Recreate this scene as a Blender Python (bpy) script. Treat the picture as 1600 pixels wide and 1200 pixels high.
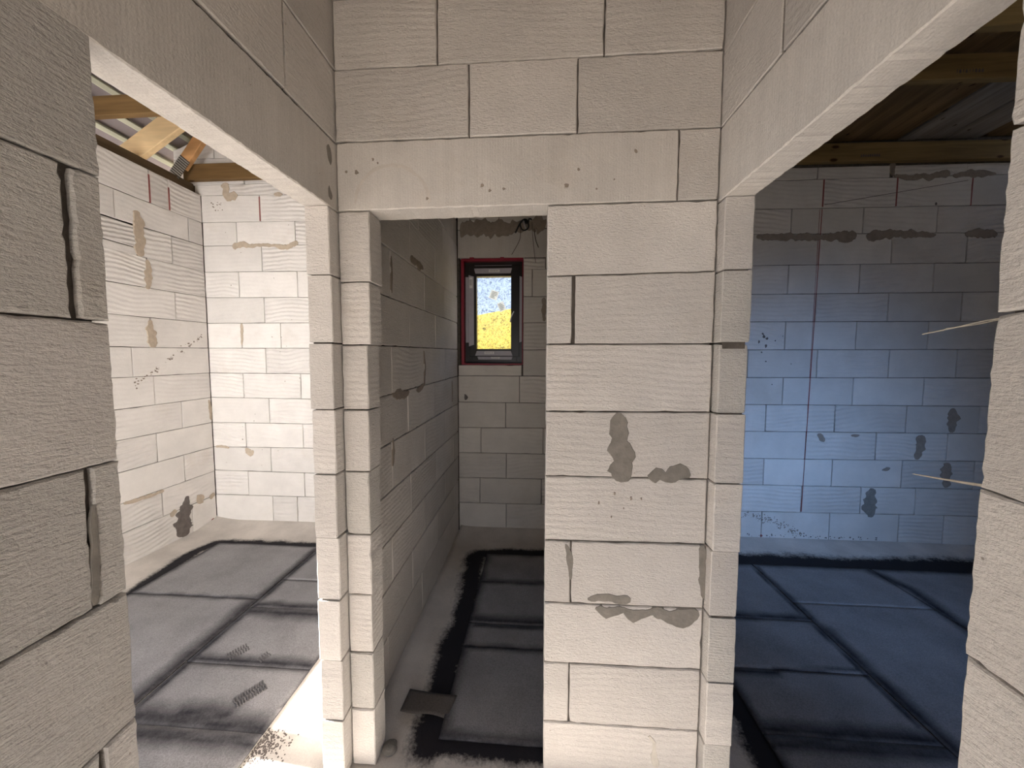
import bpy, bmesh, math, random
from mathutils import Vector, Matrix, noise
random.seed(7)
SC = bpy.context.scene
for o in list(bpy.data.objects): bpy.data.objects.remove(o)
COL = SC.collection
# ------------------------------------------------------------------ camera
cam = bpy.data.cameras.new('camera'); cam.sensor_width = 36; cam.lens = 12.6; cam.clip_start = .02; cam.clip_end = 500
co = bpy.data.objects.new('camera', cam); COL.objects.link(co); SC.camera = co
r_ = (0.99757817, 0.06950658, 0.00257558); u_ = (-0.00696447, 0.06297536, 0.99799078); f_ = (-0.06920473, 0.99559175, -0.06330692)
co.matrix_world = Matrix(((r_[0], u_[0], -f_[0], 0), (r_[1], u_[1], -f_[1], -1.29182), (r_[2], u_[2], -f_[2], 1.61649), (0, 0, 0, 1)))
# ------------------------------------------------------------------ light
SC.view_settings.view_transform = 'Standard'; SC.view_settings.look = 'None'
SC.view_settings.gamma = 1; SC.view_settings.use_curve_mapping = False
SC.view_settings.exposure = 0.0
wd = bpy.data.worlds.new('sky'); SC.world = wd; wd.use_nodes = True
nt = wd.node_tree; nt.nodes.clear()
tc = nt.nodes.new('ShaderNodeTexCoord'); sp = nt.nodes.new('ShaderNodeSeparateXYZ'); cr = nt.nodes.new('ShaderNodeValToRGB')
bg = nt.nodes.new('ShaderNodeBackground'); ow = nt.nodes.new('ShaderNodeOutputWorld')
nt.links.new(tc.outputs['Generated'], sp.inputs[0]); nt.links.new(sp.outputs[2], cr.inputs[0])
cr.color_ramp.elements[0].position = 0.0; cr.color_ramp.elements[0].color = (.78, .87, 1, 1)
cr.color_ramp.elements[1].position = .7; cr.color_ramp.elements[1].color = (.22, .42, .9, 1)
nt.links.new(cr.outputs[0], bg.inputs[0]); bg.inputs[1].default_value = 1.8; nt.links.new(bg.outputs[0], ow.inputs[0])

def sun(energy, d, col):
    l = bpy.data.lights.new('sun', 'SUN'); l.energy = energy; l.angle = math.radians(.6); l.color = col
    o = bpy.data.objects.new('sun', l); COL.objects.link(o)
    o.rotation_euler = Vector(d).to_track_quat('-Z', 'Y').to_euler()
def area(name, loc, d, sx, sy, energy, col, spread=180):
    l = bpy.data.lights.new(name, 'AREA'); l.shape = 'RECTANGLE'; l.size = sx; l.size_y = sy; l.energy = energy; l.color = col
    l.spread = math.radians(spread)
    o = bpy.data.objects.new(name, l); COL.objects.link(o); o.location = loc
    o.rotation_euler = Vector(d).to_track_quat('-Z', 'Y').to_euler(); return o
sun(58, (1, -.09, -.55), (1, .96, .91))
area('daylight_entrance', (.0, -2.45, .6), (0, 1, 0), 1.05, 1.0, 9, (1, .97, .94))
area('daylight_left_window', (-3.10, .27, 1.75), (1, .30, -.05), .85, 1.15, 13, (1, .99, .98))
area('fill_left_door', (-3.08, -1.05, 1.2), (1, .1, -.05), 1.4, 2.2, 3, (1, .99, .98))  # lamp at the added door, fills the left room
area('fill_left_room', (-2.55, -2.42, 1.2), (-.27, 1, .02), .8, 1.7, 27, (1, .99, .98), 92)  # added lamp that lifts the left room walls; its spread spares the jamb
area('daylight_right_window', (1.75, -2.42, 1.7), (.08, 1, -.23), .8, .7, 9, (.30, .53, 1), 46)
area('fill_right_room', (1.75, -2.41, 1.7), (.10, 1, .2), .8, .7, 2.3, (1, .86, .74))  # added fill lamp, stands in for warm ground bounce in the right room

area('fill_small_room', (-.55, 2.75, 3.0), (.05, -1, -1.0), 1.0, .6, 34, (.62, .78, 1))  # added lamp outside, above the view, that brightens the small room

# ------------------------------------------------------------------ materials
def newmat(name):
    m = bpy.data.materials.new(name); m.use_nodes = True; n = m.node_tree; n.nodes.clear()
    o = n.nodes.new('ShaderNodeOutputMaterial'); b = n.nodes.new('ShaderNodeBsdfPrincipled'); n.links.new(b.outputs[0], o.inputs[0])
    b.inputs['Roughness'].default_value = .9; b.inputs['Specular IOR Level'].default_value = .2
    return m, n, b
class N:
    def __init__(s, n): s.n = n
    def __call__(s, t, **k):
        x = s.n.nodes.new('ShaderNode' + t)
        for a, v in k.items():
            if a[0] == '_': setattr(x, a[1:], v)
        return x
    def l(s, a, b): s.n.links.new(a, b)
    def noise(s, vec, scale, detail=3, rough=.6, dist=0):
        x = s('TexNoise'); x.inputs['Scale'].default_value = scale; x.inputs['Detail'].default_value = detail
        x.inputs['Roughness'].default_value = rough; x.inputs['Distortion'].default_value = dist; s.l(vec, x.inputs['Vector']); return x.outputs[0]
    def ramp(s, v, p0, c0, p1, c1):
        x = s('ValToRGB'); e = x.color_ramp.elements; e[0].position = p0; e[1].position = p1
        g = lambda c: (c, c, c, 1) if isinstance(c, (int, float)) else (*c, 1)
        e[0].color = g(c0); e[1].color = g(c1); s.l(v, x.inputs[0]); return x.outputs[0]
    def math(s, op, a, b):
        x = s('Math', _operation=op)
        for i, v in enumerate((a, b)):
            if isinstance(v, (int, float)): x.inputs[i].default_value = v
            else: s.l(v, x.inputs[i])
        return x.outputs[0]
    def mix(s, fac, a, b, mode='MIX'):
        x = s('MixRGB', _blend_type=mode)
        for i, v in enumerate((fac, a, b)):
            if isinstance(v, (int, float)): x.inputs[i].default_value = v
            elif isinstance(v, tuple): x.inputs[i].default_value = (*v, 1)
            else: s.l(v, x.inputs[i])
        return x.outputs[0]
    def pos(s, scale=(1, 1, 1), off=None):
        g = s('NewGeometry'); m = s('Mapping'); m.inputs['Scale'].default_value = scale; s.l(g.outputs['Position'], m.inputs[0])
        if off: s.l(off, m.inputs['Location'])
        return m.outputs[0]
    def rnd(s): return s('ObjectInfo').outputs['Random']
    def bump(s, h, strength, dist, prev=None):
        b = s('Bump'); b.inputs['Strength'].default_value = strength; b.inputs['Distance'].default_value = dist
        s.l(h, b.inputs['Height'])
        if prev: s.l(prev, b.inputs['Normal'])
        return b.outputs[0]

def aac(name, base, ridge=1.0, grain=1.0, style='wave', sscale=24):
    m, n, b = newmat(name); q = N(n); rn = q.rnd()
    cmb = q('CombineXYZ'); q.l(q.math('MULTIPLY', rn, 13), cmb.inputs[0]); q.l(q.math('MULTIPLY', rn, 7), cmb.inputs[2])
    q.l(q.math('MULTIPLY', rn, 5), cmb.inputs[1])
    p = q.pos((1, 1, 1), cmb.outputs[0])
    # tint: per block, broad blotches, small dark pores
    blot = q.ramp(q.noise(p, 5, 4), .35, tuple(c * .93 for c in base), .7, tuple(min(1, c * 1.04) for c in base))
    col = q.mix(1.0, blot, q.ramp(rn, 0, .90, 1, 1.06), 'MULTIPLY')
    dirt = q.ramp(q.noise(p, 2.3, 5, .7), .58, 1.0, .8, (.90, .87, .83)); col = q.mix(1.0, col, dirt, 'MULTIPLY')
    v = q('TexVoronoi'); v.inputs['Scale'].default_value = 42; q.l(p, v.inputs['Vector'])
    pore = q.ramp(v.outputs['Distance'], .06, (.55, .5, .45), .11, 1.0)
    gate = q.ramp(q.noise(p, 16, 2), .60, 0.0, .66, 1.0); col = q.mix(gate, col, q.mix(1.0, col, pore, 'MULTIPLY'))
    spk = q.ramp(q.noise(p, 230, 3, .8), .32, .90 if grain > 1 else .96, .68, 1.07 if grain > 1 else 1.03); col = q.mix(1.0, col, spk, 'MULTIPLY')
    q.l(col, b.inputs['Base Color'])
    g1 = q.noise(p, 170, 5, .75); g2 = q.noise(p, 38, 4, .65)
    h = q.math('ADD', q.math('MULTIPLY', g1, .5 * grain), q.math('MULTIPLY', g2, .55 * grain))
    if style == 'wave':
        per = .314 / sscale; sep = q('SeparateXYZ'); q.l(p, sep.inputs[0])
        z0_ = q.math('ADD', sep.outputs[2], q.math('MULTIPLY', q.noise(p, 2.1, 1), per * 3.2))
        z0_ = q.math('ADD', z0_, q.math('MULTIPLY', q.math('ADD', sep.outputs[0], sep.outputs[1]), q.math('MULTIPLY', q.math('SUBTRACT', rn, .5), .16)))
        z0_ = q.math('ADD', z0_, q.math('MULTIPLY', q.noise(p, 17, 2), per * .45))
        wf = q.math('MULTIPLY', q.math('ADD', q.math('SINE', q.math('MULTIPLY', z0_, 6.2832 / per), 0), 1), .5)
        h = q.math('ADD', h, q.math('MULTIPLY', q.noise(q.pos((55, 55, 190), cmb.outputs[0]), 1.0, 3, .7), .9 * grain))
        am = q.ramp(q.math('FRACT', q.math('MULTIPLY', rn, 17.3), 0), .25, .12, .7, 1.0)
        am2 = q.ramp(q.noise(p, 3.0, 2), .35, .25, .6, 1.0)
        h = q.math('ADD', h, q.math('MULTIPLY', q.math('MULTIPLY', wf, ridge), q.math('MULTIPLY', am, am2)))
    elif style == 'comb':
        w = q('TexWave', _wave_type='BANDS', _bands_direction='X'); w.inputs['Scale'].default_value = 34; w.inputs['Distortion'].default_value = .6
        q.l(q.pos((1, 1, .05)), w.inputs['Vector'])
        w2 = q('TexWave', _wave_type='BANDS', _bands_direction='Y'); w2.inputs['Scale'].default_value = 34; w2.inputs['Distortion'].default_value = .6
        q.l(q.pos((1, 1, .05)), w2.inputs['Vector'])
        h = q.math('ADD', h, q.math('MULTIPLY', q.math('ADD', w.outputs['Fac'], w2.outputs['Fac']), .22 * ridge))
        strk = q.noise(q.pos((30, 30, .8)), 1.0, 3); col2 = q.mix(1.0, col, q.ramp(strk, .35, .96, .65, 1.03), 'MULTIPLY'); q.l(col2, b.inputs['Base Color'])
    q.l(q.bump(h, .95, .0026), b.inputs['Normal'])
    return m
M = {}
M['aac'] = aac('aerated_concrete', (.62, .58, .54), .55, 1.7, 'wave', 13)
M['aac_far'] = aac('aerated_concrete_lit', (.76, .725, .69), 2.4, .6, 'wave', 8.5)  # paler copy for the bright left room, brightness put into the colour
M['aac_dim'] = aac('aerated_concrete_dim', (.64, .60, .55), 2.2, .5, 'wave', 8.5)  # same blocks in a darker copy, shade of the dimmer rooms in the colour
M['aac_rough'] = aac('aerated_concrete_sawn', (.55, .52, .48), .3, 2.4, 'wave', 30)
M['lintel'] = aac('lintel_concrete', (.63, .59, .545), .3, 1.3, 'comb')
def plain(name, c, rough=.85, nz=0, nsc=40, bmp=0, spec=.2, metal=0):
    m, n, b = newmat(name); q = N(n); b.inputs['Roughness'].default_value = rough; b.inputs['Specular IOR Level'].default_value = spec
    b.inputs['Metallic'].default_value = metal
    p = q.pos(); nn = q.noise(p, nsc, 4)
    q.l(q.ramp(nn, .3, tuple(x * (1 - nz) for x in c), .7, tuple(min(1, x * (1 + nz)) for x in c)), b.inputs['Base Color'])
    if bmp: q.l(q.bump(q.noise(p, nsc * 3, 4, .7), .8, bmp), b.inputs['Normal'])
    return m
M['joint'] = plain('joint_mortar_dark', (.10, .085, .072), nz=.25, bmp=.002)
M['mg'] = plain('grey_mortar', (.215, .195, .17), nz=.18, nsc=25, bmp=.002)
M['mt'] = plain('tan_mortar', (.47, .39, .305), nz=.12, nsc=30, bmp=.002)
M['mb'] = plain('brown_mortar', (.27, .225, .185), nz=.15, nsc=25, bmp=.002)
M['md'] = plain('dark_mortar', (.15, .13, .12), nz=.2, nsc=25, bmp=.003)
M['ml'] = plain('light_mortar', (.52, .48, .42), nz=.12, nsc=25, bmp=.002)
M['ma'] = plain('damp_mark', (.53, .485, .435), nz=.08, nsc=25, bmp=.002)
M['spot'] = plain('dark_spot', (.13, .11, .10), nz=.2)
M['red'] = plain('red_chalk', (.27, .09, .08), nz=.15)
M['redtape'] = plain('red_sealing_tape', (.26, .012, .03), rough=.45, nz=.1, spec=.5)
M['frame'] = plain('dark_brown_window_frame', (.013, .009, .008), rough=.35, nz=.1, spec=.5)
M['film'] = plain('grey_protective_film', (.42, .40, .44), rough=.5, nz=.05, spec=.4)
M['label'] = plain('white_sticker', (.75, .74, .72), rough=.6, nz=.04)
M['ink'] = plain('print_grey', (.3, .3, .3), rough=.6)
M['paper'] = plain('grey_glass_sticker', (.60, .58, .52), rough=.6, nz=.15, nsc=120)
def backlit(name, c):
    m, n, b = newmat(name); q = N(n); t = q('BsdfTranslucent'); t.inputs[0].default_value = (*c, 1); mx = q('MixShader'); mx.inputs[0].default_value = .75
    b.inputs['Base Color'].default_value = (*c, 1); out = [x for x in n.nodes if x.type == 'OUTPUT_MATERIAL'][0]
    q.l(b.outputs[0], mx.inputs[1]); q.l(t.outputs[0], mx.inputs[2]); q.l(mx.outputs[0], out.inputs[0]); return m
M['paper'] = backlit('glass_sticker_paper', (.9, .88, .82))
M['black'] = plain('black_cable_sheath', (.018, .018, .02), rough=.45, spec=.5)
M['greycable'] = plain('grey_cable_sheath', (.42, .40, .38), rough=.5)
M['thinwire'] = plain('dark_thin_wire', (.09, .07, .06), rough=.6)
M['metal'] = plain('galvanised_steel', (.55, .56, .57), rough=.38, nz=.08, metal=1, spec=.5)
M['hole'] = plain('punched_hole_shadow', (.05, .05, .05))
M['tie'] = plain('pale_splinter', (.48, .43, .36), nz=.1)
M['membrane'] = plain('grey_roof_membrane', (.235, .205, .215), nz=.08, nsc=5)
def wood(name, c, grain_dir, dark=.62, stain=.0):
    m, n, b = newmat(name); q = N(n); b.inputs['Roughness'].default_value = .7
    sc = [26, 26, 26]; sc['XYZ'.index(grain_dir)] = 1.4
    p = q.pos(tuple(sc)); nn = q.noise(p, 1.0, 4, .6, .6)
    col = q.ramp(nn, .3, tuple(x * dark for x in c), .68, c)
    s2 = [5, 5, 5]; s2['XYZ'.index(grain_dir)] = 1.2
    col = q.mix(1.0, col, q.ramp(q.noise(q.pos(tuple(s2)), 1.0, 3), .35, .72, .65, 1.08), 'MULTIPLY')
    s3 = [14, 14, 14]; s3['XYZ'.index(grain_dir)] = 6
    v = q('TexVoronoi'); v.inputs['Scale'].default_value = 1.0; q.l(q.pos(tuple(s3)), v.inputs['Vector'])
    gate = q.ramp(q.noise(q.pos(), 6, 1), .56, 0.0, .58, 1.0)
    kn = q.ramp(v.outputs['Distance'], .13, (.25, .16, .1), .22, 1.0)
    col = q.mix(gate, col, q.mix(1.0, col, kn, 'MULTIPLY'))
    q.l(col, b.inputs['Base Color']); q.l(q.bump(nn, .5, .0015), b.inputs['Normal']); return m
M['joist'] = wood('treated_joist_timber', (.21, .125, .05), 'X')
M['joist_dark'] = wood('ochre_joist_timber', (.34, .23, .095), 'X')
M['plate'] = wood('weathered_plate_timber', (.19, .13, .075), 'Y')
M['rafter'] = wood('fresh_pine', (.95, .70, .40), 'X', .8)
M['orange'] = wood('orange_pine', (.62, .34, .15), 'X', .8)
M['batten'] = wood('pale_green_batten', (.58, .58, .46), 'Y', .85)
M['board'] = wood('brown_board', (.27, .17, .075), 'Y')
M['board_white'] = wood('whitewashed_board', (.42, .37, .31), 'Y', .62)

def floormat(name, base, dark, grain, felt=False):
    m, n, b = newmat(name); q = N(n); p = q.pos()
    at = q('Attribute'); at.attribute_name = 'stain'
    nz = q.math('ADD', q.noise(p, 60, 5, .75), q.math('MULTIPLY', q.noise(p, 9, 3), .8))
    f = q.math('ADD', at.outputs['Fac'], q.math('MULTIPLY', q.math('SUBTRACT', nz, .9), .45 if felt else .8))
    fac = q.ramp(f, .04, 0.0, 1.15 if felt else .5, 1.0)
    var = q.ramp(q.noise(p, 3.2, 4, .6), .3, tuple(c * .82 for c in base), .7, tuple(c * 1.15 for c in base))
    gr = q.ramp(q.noise(p, 190, 3, .75), .32, .72 if felt else .90, .68, 1.28 if felt else 1.06)
    col = q.mix(1.0, var, gr, 'MULTIPLY'); col = q.mix(fac, col, dark)
    gate = q.ramp(at.outputs['Fac'], .0, 0.0, .01, 1.0); col2 = q.mix(gate, q.mix(1.0, var, gr, 'MULTIPLY'), col)
    q.l(col2, b.inputs['Base Color'])
    q.l(q.bump(q.math('ADD', q.noise(p, 260, 3), q.math('MULTIPLY', q.noise(p, 14, 3), 3)), .6, grain), b.inputs['Normal'])
    b.inputs['Roughness'].default_value = .75 if felt else .9
    return m
M['felt'] = floormat('mineral_bitumen_felt', (.26, .25, .255), (.024, .023, .028), .0012, True)
M['concrete'] = floormat('floor_concrete', (.60, .55, .50), (.022, .020, .023), .002)
M['outside'] = plain('sandy_ground', (.42, .36, .29), nz=.2, nsc=3)
M['field'] = plain('yellow_rapeseed', (.20, .135, .0), nz=.2, nsc=.35)

# ------------------------------------------------------------------ helpers
def link(name, me, mat, parent=None, kind=None, label=None, cat=None, group=None):
    o = bpy.data.objects.new(name, me); COL.objects.link(o)
    for mm in (mat if isinstance(mat, (list, tuple)) else [mat]):
        if mm and len(me.materials) < 8: me.materials.append(mm)
    if parent: o.parent = parent; o.matrix_parent_inverse = Matrix.Translation(-parent.location)
    for k, v in (('kind', kind), ('label', label), ('category', cat), ('group', group)):
        if v: o[k] = v
    return o
def from_bm(name, bm, mat, **k):
    bmesh.ops.recalc_face_normals(bm, faces=bm.faces)
    lo = Vector([min(v.co[i] for v in bm.verts) for i in range(3)]); hi = Vector([max(v.co[i] for v in bm.verts) for i in range(3)])
    c = (lo + hi) / 2; c.z = lo.z
    bmesh.ops.translate(bm, verts=bm.verts, vec=-c)
    me = bpy.data.meshes.new(name); bm.to_mesh(me); bm.free()
    o = link(name, me, mat, **k); o.location = c; return o
def box(bm, a, b):
    vs = [bm.verts.new((x, y, z)) for x in (a[0], b[0]) for y in (a[1], b[1]) for z in (a[2], b[2])]
    for f in ((0, 1, 3, 2), (4, 6, 7, 5), (0, 4, 5, 1), (2, 3, 7, 6), (0, 2, 6, 4), (1, 5, 7, 3)): bm.faces.new([vs[i] for i in f])
    return vs
def boxes(name, lst, mat, bev=0, **k):
    bm = bmesh.new()
    for a, b in lst: box(bm, a, b)
    if bev: bmesh.ops.bevel(bm, geom=list(bm.edges), offset=bev, segments=1, affect='EDGES')
    return from_bm(name, bm, mat, **k)
def bar(name, p, q, w, h, mat, up=(0, 0, 1), bev=.004, **k):
    """squared timber from p to q; w across, h along up"""
    p = Vector(p); q = Vector(q); d = (q - p).normalized(); up = Vector(up); s = d.cross(up).normalized(); t = s.cross(d).normalized()
    bm = bmesh.new(); R = []
    for c in (p, q):
        R.append([bm.verts.new(c + s * (a * w / 2) + t * (b * h / 2)) for a, b in ((-1, -1), (1, -1), (1, 1), (-1, 1))])
    bm.faces.new(R[0]); bm.faces.new(R[1])
    for i in range(4): bm.faces.new((R[0][i], R[0][(i + 1) % 4], R[1][(i + 1) % 4], R[1][i]))
    bmesh.ops.bevel(bm, geom=list(bm.edges), offset=bev, segments=1, affect='EDGES')
    return from_bm(name, bm, mat, **k)
def tube(name, pts, r, mat, seg=6, **k):
    bm = bmesh.new(); rings = []; P = [Vector(p) for p in pts]
    # smooth (Catmull-Rom)
    Q = []
    for i in range(len(P) - 1):
        a, b, c, d = P[max(0, i - 1)], P[i], P[i + 1], P[min(len(P) - 1, i + 2)]
        for s in range(4):
            t = s / 4; Q.append(.5 * ((2 * b) + (c - a) * t + (2 * a - 5 * b + 4 * c - d) * t * t + (3 * b - a - 3 * c + d) * t ** 3))
    Q.append(P[-1])
    for i, c in enumerate(Q):
        d = (Q[min(i + 1, len(Q) - 1)] - Q[max(0, i - 1)]).normalized(); s = d.orthogonal().normalized() if abs(d.y) > .95 else d.cross(Vector((0, 1, 0))).normalized(); t = d.cross(s)
        rings.append([bm.verts.new(c + (s * math.cos(2 * math.pi * j / seg) + t * math.sin(2 * math.pi * j / seg)) * r) for j in range(seg)])
    for a, b in zip(rings, rings[1:]):
        for j in range(seg): bm.faces.new((a[j], a[(j + 1) % seg], b[(j + 1) % seg], b[j]))
    bm.faces.new(rings[0]); bm.faces.new(rings[-1])
    return from_bm(name, bm, mat, **k)

class Plane:
    """a wall face: u along it, z up, d into the wall"""
    def __init__(s, ax, val, sgn): s.ax, s.val, s.sgn = ax, val, sgn
    def __call__(s, u, z, d=0):
        return Vector((u, s.val + s.sgn * d, z)) if s.ax == 'Y' else Vector((s.val + s.sgn * d, u, z))
def block(pl, q, T, mat, parent, step=.05, jit=.0015, bev=.003, name='block', proud=None):
    """q: four (u,z) corners counter-clockwise; worn, slightly chipped edges; proud: extra depth offset"""
    d0 = random.uniform(-.0012, .0012) if proud is None else proud
    C = sum(p[0] for p in q) / 4, sum(p[1] for p in q) / 4
    per = []
    for i in range(4):
        a, b = q[i], q[(i + 1) % 4]; L = math.hypot(b[0] - a[0], b[1] - a[1]); n = max(1, int(L / step))
        for k in range(n):
            t = k / n; per.append((a[0] + (b[0] - a[0]) * t, a[1] + (b[1] - a[1]) * t, k == 0))
    bm = bmesh.new(); R = [[], [], [], []]
    for u, z, corner in per:
        j = random.random() ** 2 * jit * (1.5 if corner else 1)
        if random.random() < .04: j += jit * 1.6
        su = 1 if u < C[0] else -1; sz = 1 if z < C[1] else -1
        du, dz = su * j, sz * j
        bb = bev * random.uniform(.6, 1.5)
        R[0].append(bm.verts.new(pl(u + du + su * bb, z + dz + sz * bb, d0)))
        R[1].append(bm.verts.new(pl(u + du, z + dz, d0 + bb)))
        R[2].append(bm.verts.new(pl(u + du, z + dz, T - bb - d0)))
        R[3].append(bm.verts.new(pl(u + du + su * bb, z + dz + sz * bb, T - d0)))
    n = len(per)
    for a, b in zip(R, R[1:]):
        for i in range(n): bm.faces.new((a[i], a[(i + 1) % n], b[(i + 1) % n], b[i]))
    bm.faces.new(R[0]); bm.faces.new(R[3])
    return from_bm(name, bm, mat, parent=parent)
def lerpline(L, ref, u):
    (u0, u1) = ref; u = min(max(u, u0), u1); t = (u - u0) / (u1 - u0); return L[0] + (L[1] - L[0]) * t
def course_wall(pl, T, u0, u1, rows, data, ref, mat, parent, step=.05, jit=.0015, phase=0, ends=None, fill=True, skip=(), gap=.0035, L_=.58, mats=None, nm='block'):
    """lays the courses of one stretch of wall; data carries bed lines and butt joints measured on site"""
    for r in rows:
        e0, e1 = (ends(r) if ends else (u0, u1))
        js = [(j, w) for j, w in data['J'].get(r, []) if e0 + .03 < j < e1 - .03]
        if fill:
            # carry the bond on beyond the measured joints
            if js:
                j = js[-1][0]
                while j + L_ < e1 - .08: j += L_; js.append((j, .004))
                j = js[0][0]; pre = []
                while j - L_ > e0 + .08: j -= L_; pre.append((j, .004))
                js = pre[::-1] + js
            else:
                j = e0 + (L_ if r % 2 else L_ * .5)+ phase
                while j < e1 - .08:
                    if j > e0 + .08: js.append((j, .004))
                    j += L_
        ed = [(e0, 0)] + js + [(e1, 0)]
        for (a, wa), (b, wb) in zip(ed, ed[1:]):
            ua, ub = a + wa / 2, b - wb / 2
            zf = lambda n, u: lerpline(data['L'][n], ref, u)
            g = gap / 2
            q = [(ua, zf(r, ua) + g), (ub, zf(r, ub) + g), (ub, zf(r + 1, ub) - g), (ua, zf(r + 1, ua) - g)]
            if skip and any(s[0] < (ua + ub) / 2 < s[1] and s[2] < (q[0][1] + q[2][1]) / 2 < s[3] for s in skip): continue
            mm = random.choice(mats) if mats else mat
            block(pl, q, T, mm, parent, step, jit, name=nm)
def core(name, pl, rects, T, inset=.010, mat=None):
    bm = bmesh.new()
    for (a, b, z0, z1) in rects:
        p, q = pl(a, z0, inset), pl(b, z1, T - inset)
        box(bm, [min(p[i], q[i]) for i in range(3)], [max(p[i], q[i]) for i in range(3)])
    return from_bm(name, bm, mat or M['joint'], kind='structure')
def blob(pl, pts, T, mat, parent, name='mortar_patch', seed=0, wob=.42):
    """a smear of mortar: a ragged ribbon standing T proud of the wall"""
    bm = bmesh.new(); P = [Vector((p[0], p[1], p[2])) for p in pts]; Q = []
    for a, b in zip(P, P[1:]):
        L = (b - a).length; n = max(2, int(L / .012))
        for k in range(n): Q.append(a.lerp(b, k / n))
    Q.append(P[-1]); Lf, Rt = [], []
    for i, c in enumerate(Q):
        d = Q[min(i + 1, len(Q) - 1)] - Q[max(i - 1, 0)]; t = Vector((d.x, d.y)); t = t.normalized() if t.length else Vector((1, 0)); nrm = Vector((-t.y, t.x))
        w = c.z
        a1 = w * (1 + wob * 1.6 * noise.noise(Vector((c.x * 30 + seed, c.y * 30, 1.3)))+random.uniform(-.08,.08)); a2 = w * (1 + wob * 1.6 * noise.noise(Vector((c.x * 30, c.y * 30 + seed, 8.3)))+random.uniform(-.08,.08))
        if i in (0, len(Q) - 1): a1 *= .45; a2 *= .45
        Lf.append((c.x + nrm.x * a1, c.y + nrm.y * a1)); Rt.append((c.x - nrm.x * a2, c.y - nrm.y * a2))
    mid = [(c.x, c.y) for c in Q]
    rows = []
    for l, m_, r in zip(Lf, mid, Rt):
        li = (l[0] * .8 + m_[0] * .2, l[1] * .8 + m_[1] * .2); ri = (r[0] * .8 + m_[0] * .2, r[1] * .8 + m_[1] * .2)
        rows.append([bm.verts.new(pl(*l, .004)), bm.verts.new(pl(*li, -T)), bm.verts.new(pl(*m_, -T * 1.15)), bm.verts.new(pl(*ri, -T)), bm.verts.new(pl(*r, .004))])
    for a, b in zip(rows, rows[1:]):
        for j in range(4): bm.faces.new((a[j], a[j + 1], b[j + 1], b[j]))
    bm.faces.new(rows[0]); bm.faces.new(rows[-1])
    bm.faces.new([r[0] for r in rows] + [r[4] for r in reversed(rows)])
    return from_bm(name, bm, mat, parent=parent)
def spots(pl, lst, mat, parent, name, T=.0015):
    bm = bmesh.new()
    for u, z, r, *e in lst:
        el = e[0] if e else 1.0; n = 9; ring = []; a0 = random.random() * 6
        for k in range(n):
            a = a0 + 2 * math.pi * k / n; rr = r * random.uniform(.65, 1.25); ring.append((u + rr * math.cos(a) * el, z + rr * math.sin(a)))
        out = [bm.verts.new(pl(x, y, .003)) for x, y in ring]; inn = [bm.verts.new(pl(u + (x - u) * .8, z + (y - z) * .8, -T)) for x, y in ring]
        for k in range(n): bm.faces.new((out[k], out[(k + 1) % n], inn[(k + 1) % n], inn[k]))
        bm.faces.new(inn); bm.faces.new(out)
    return from_bm(name, bm, mat, parent=parent, kind='stuff')

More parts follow.
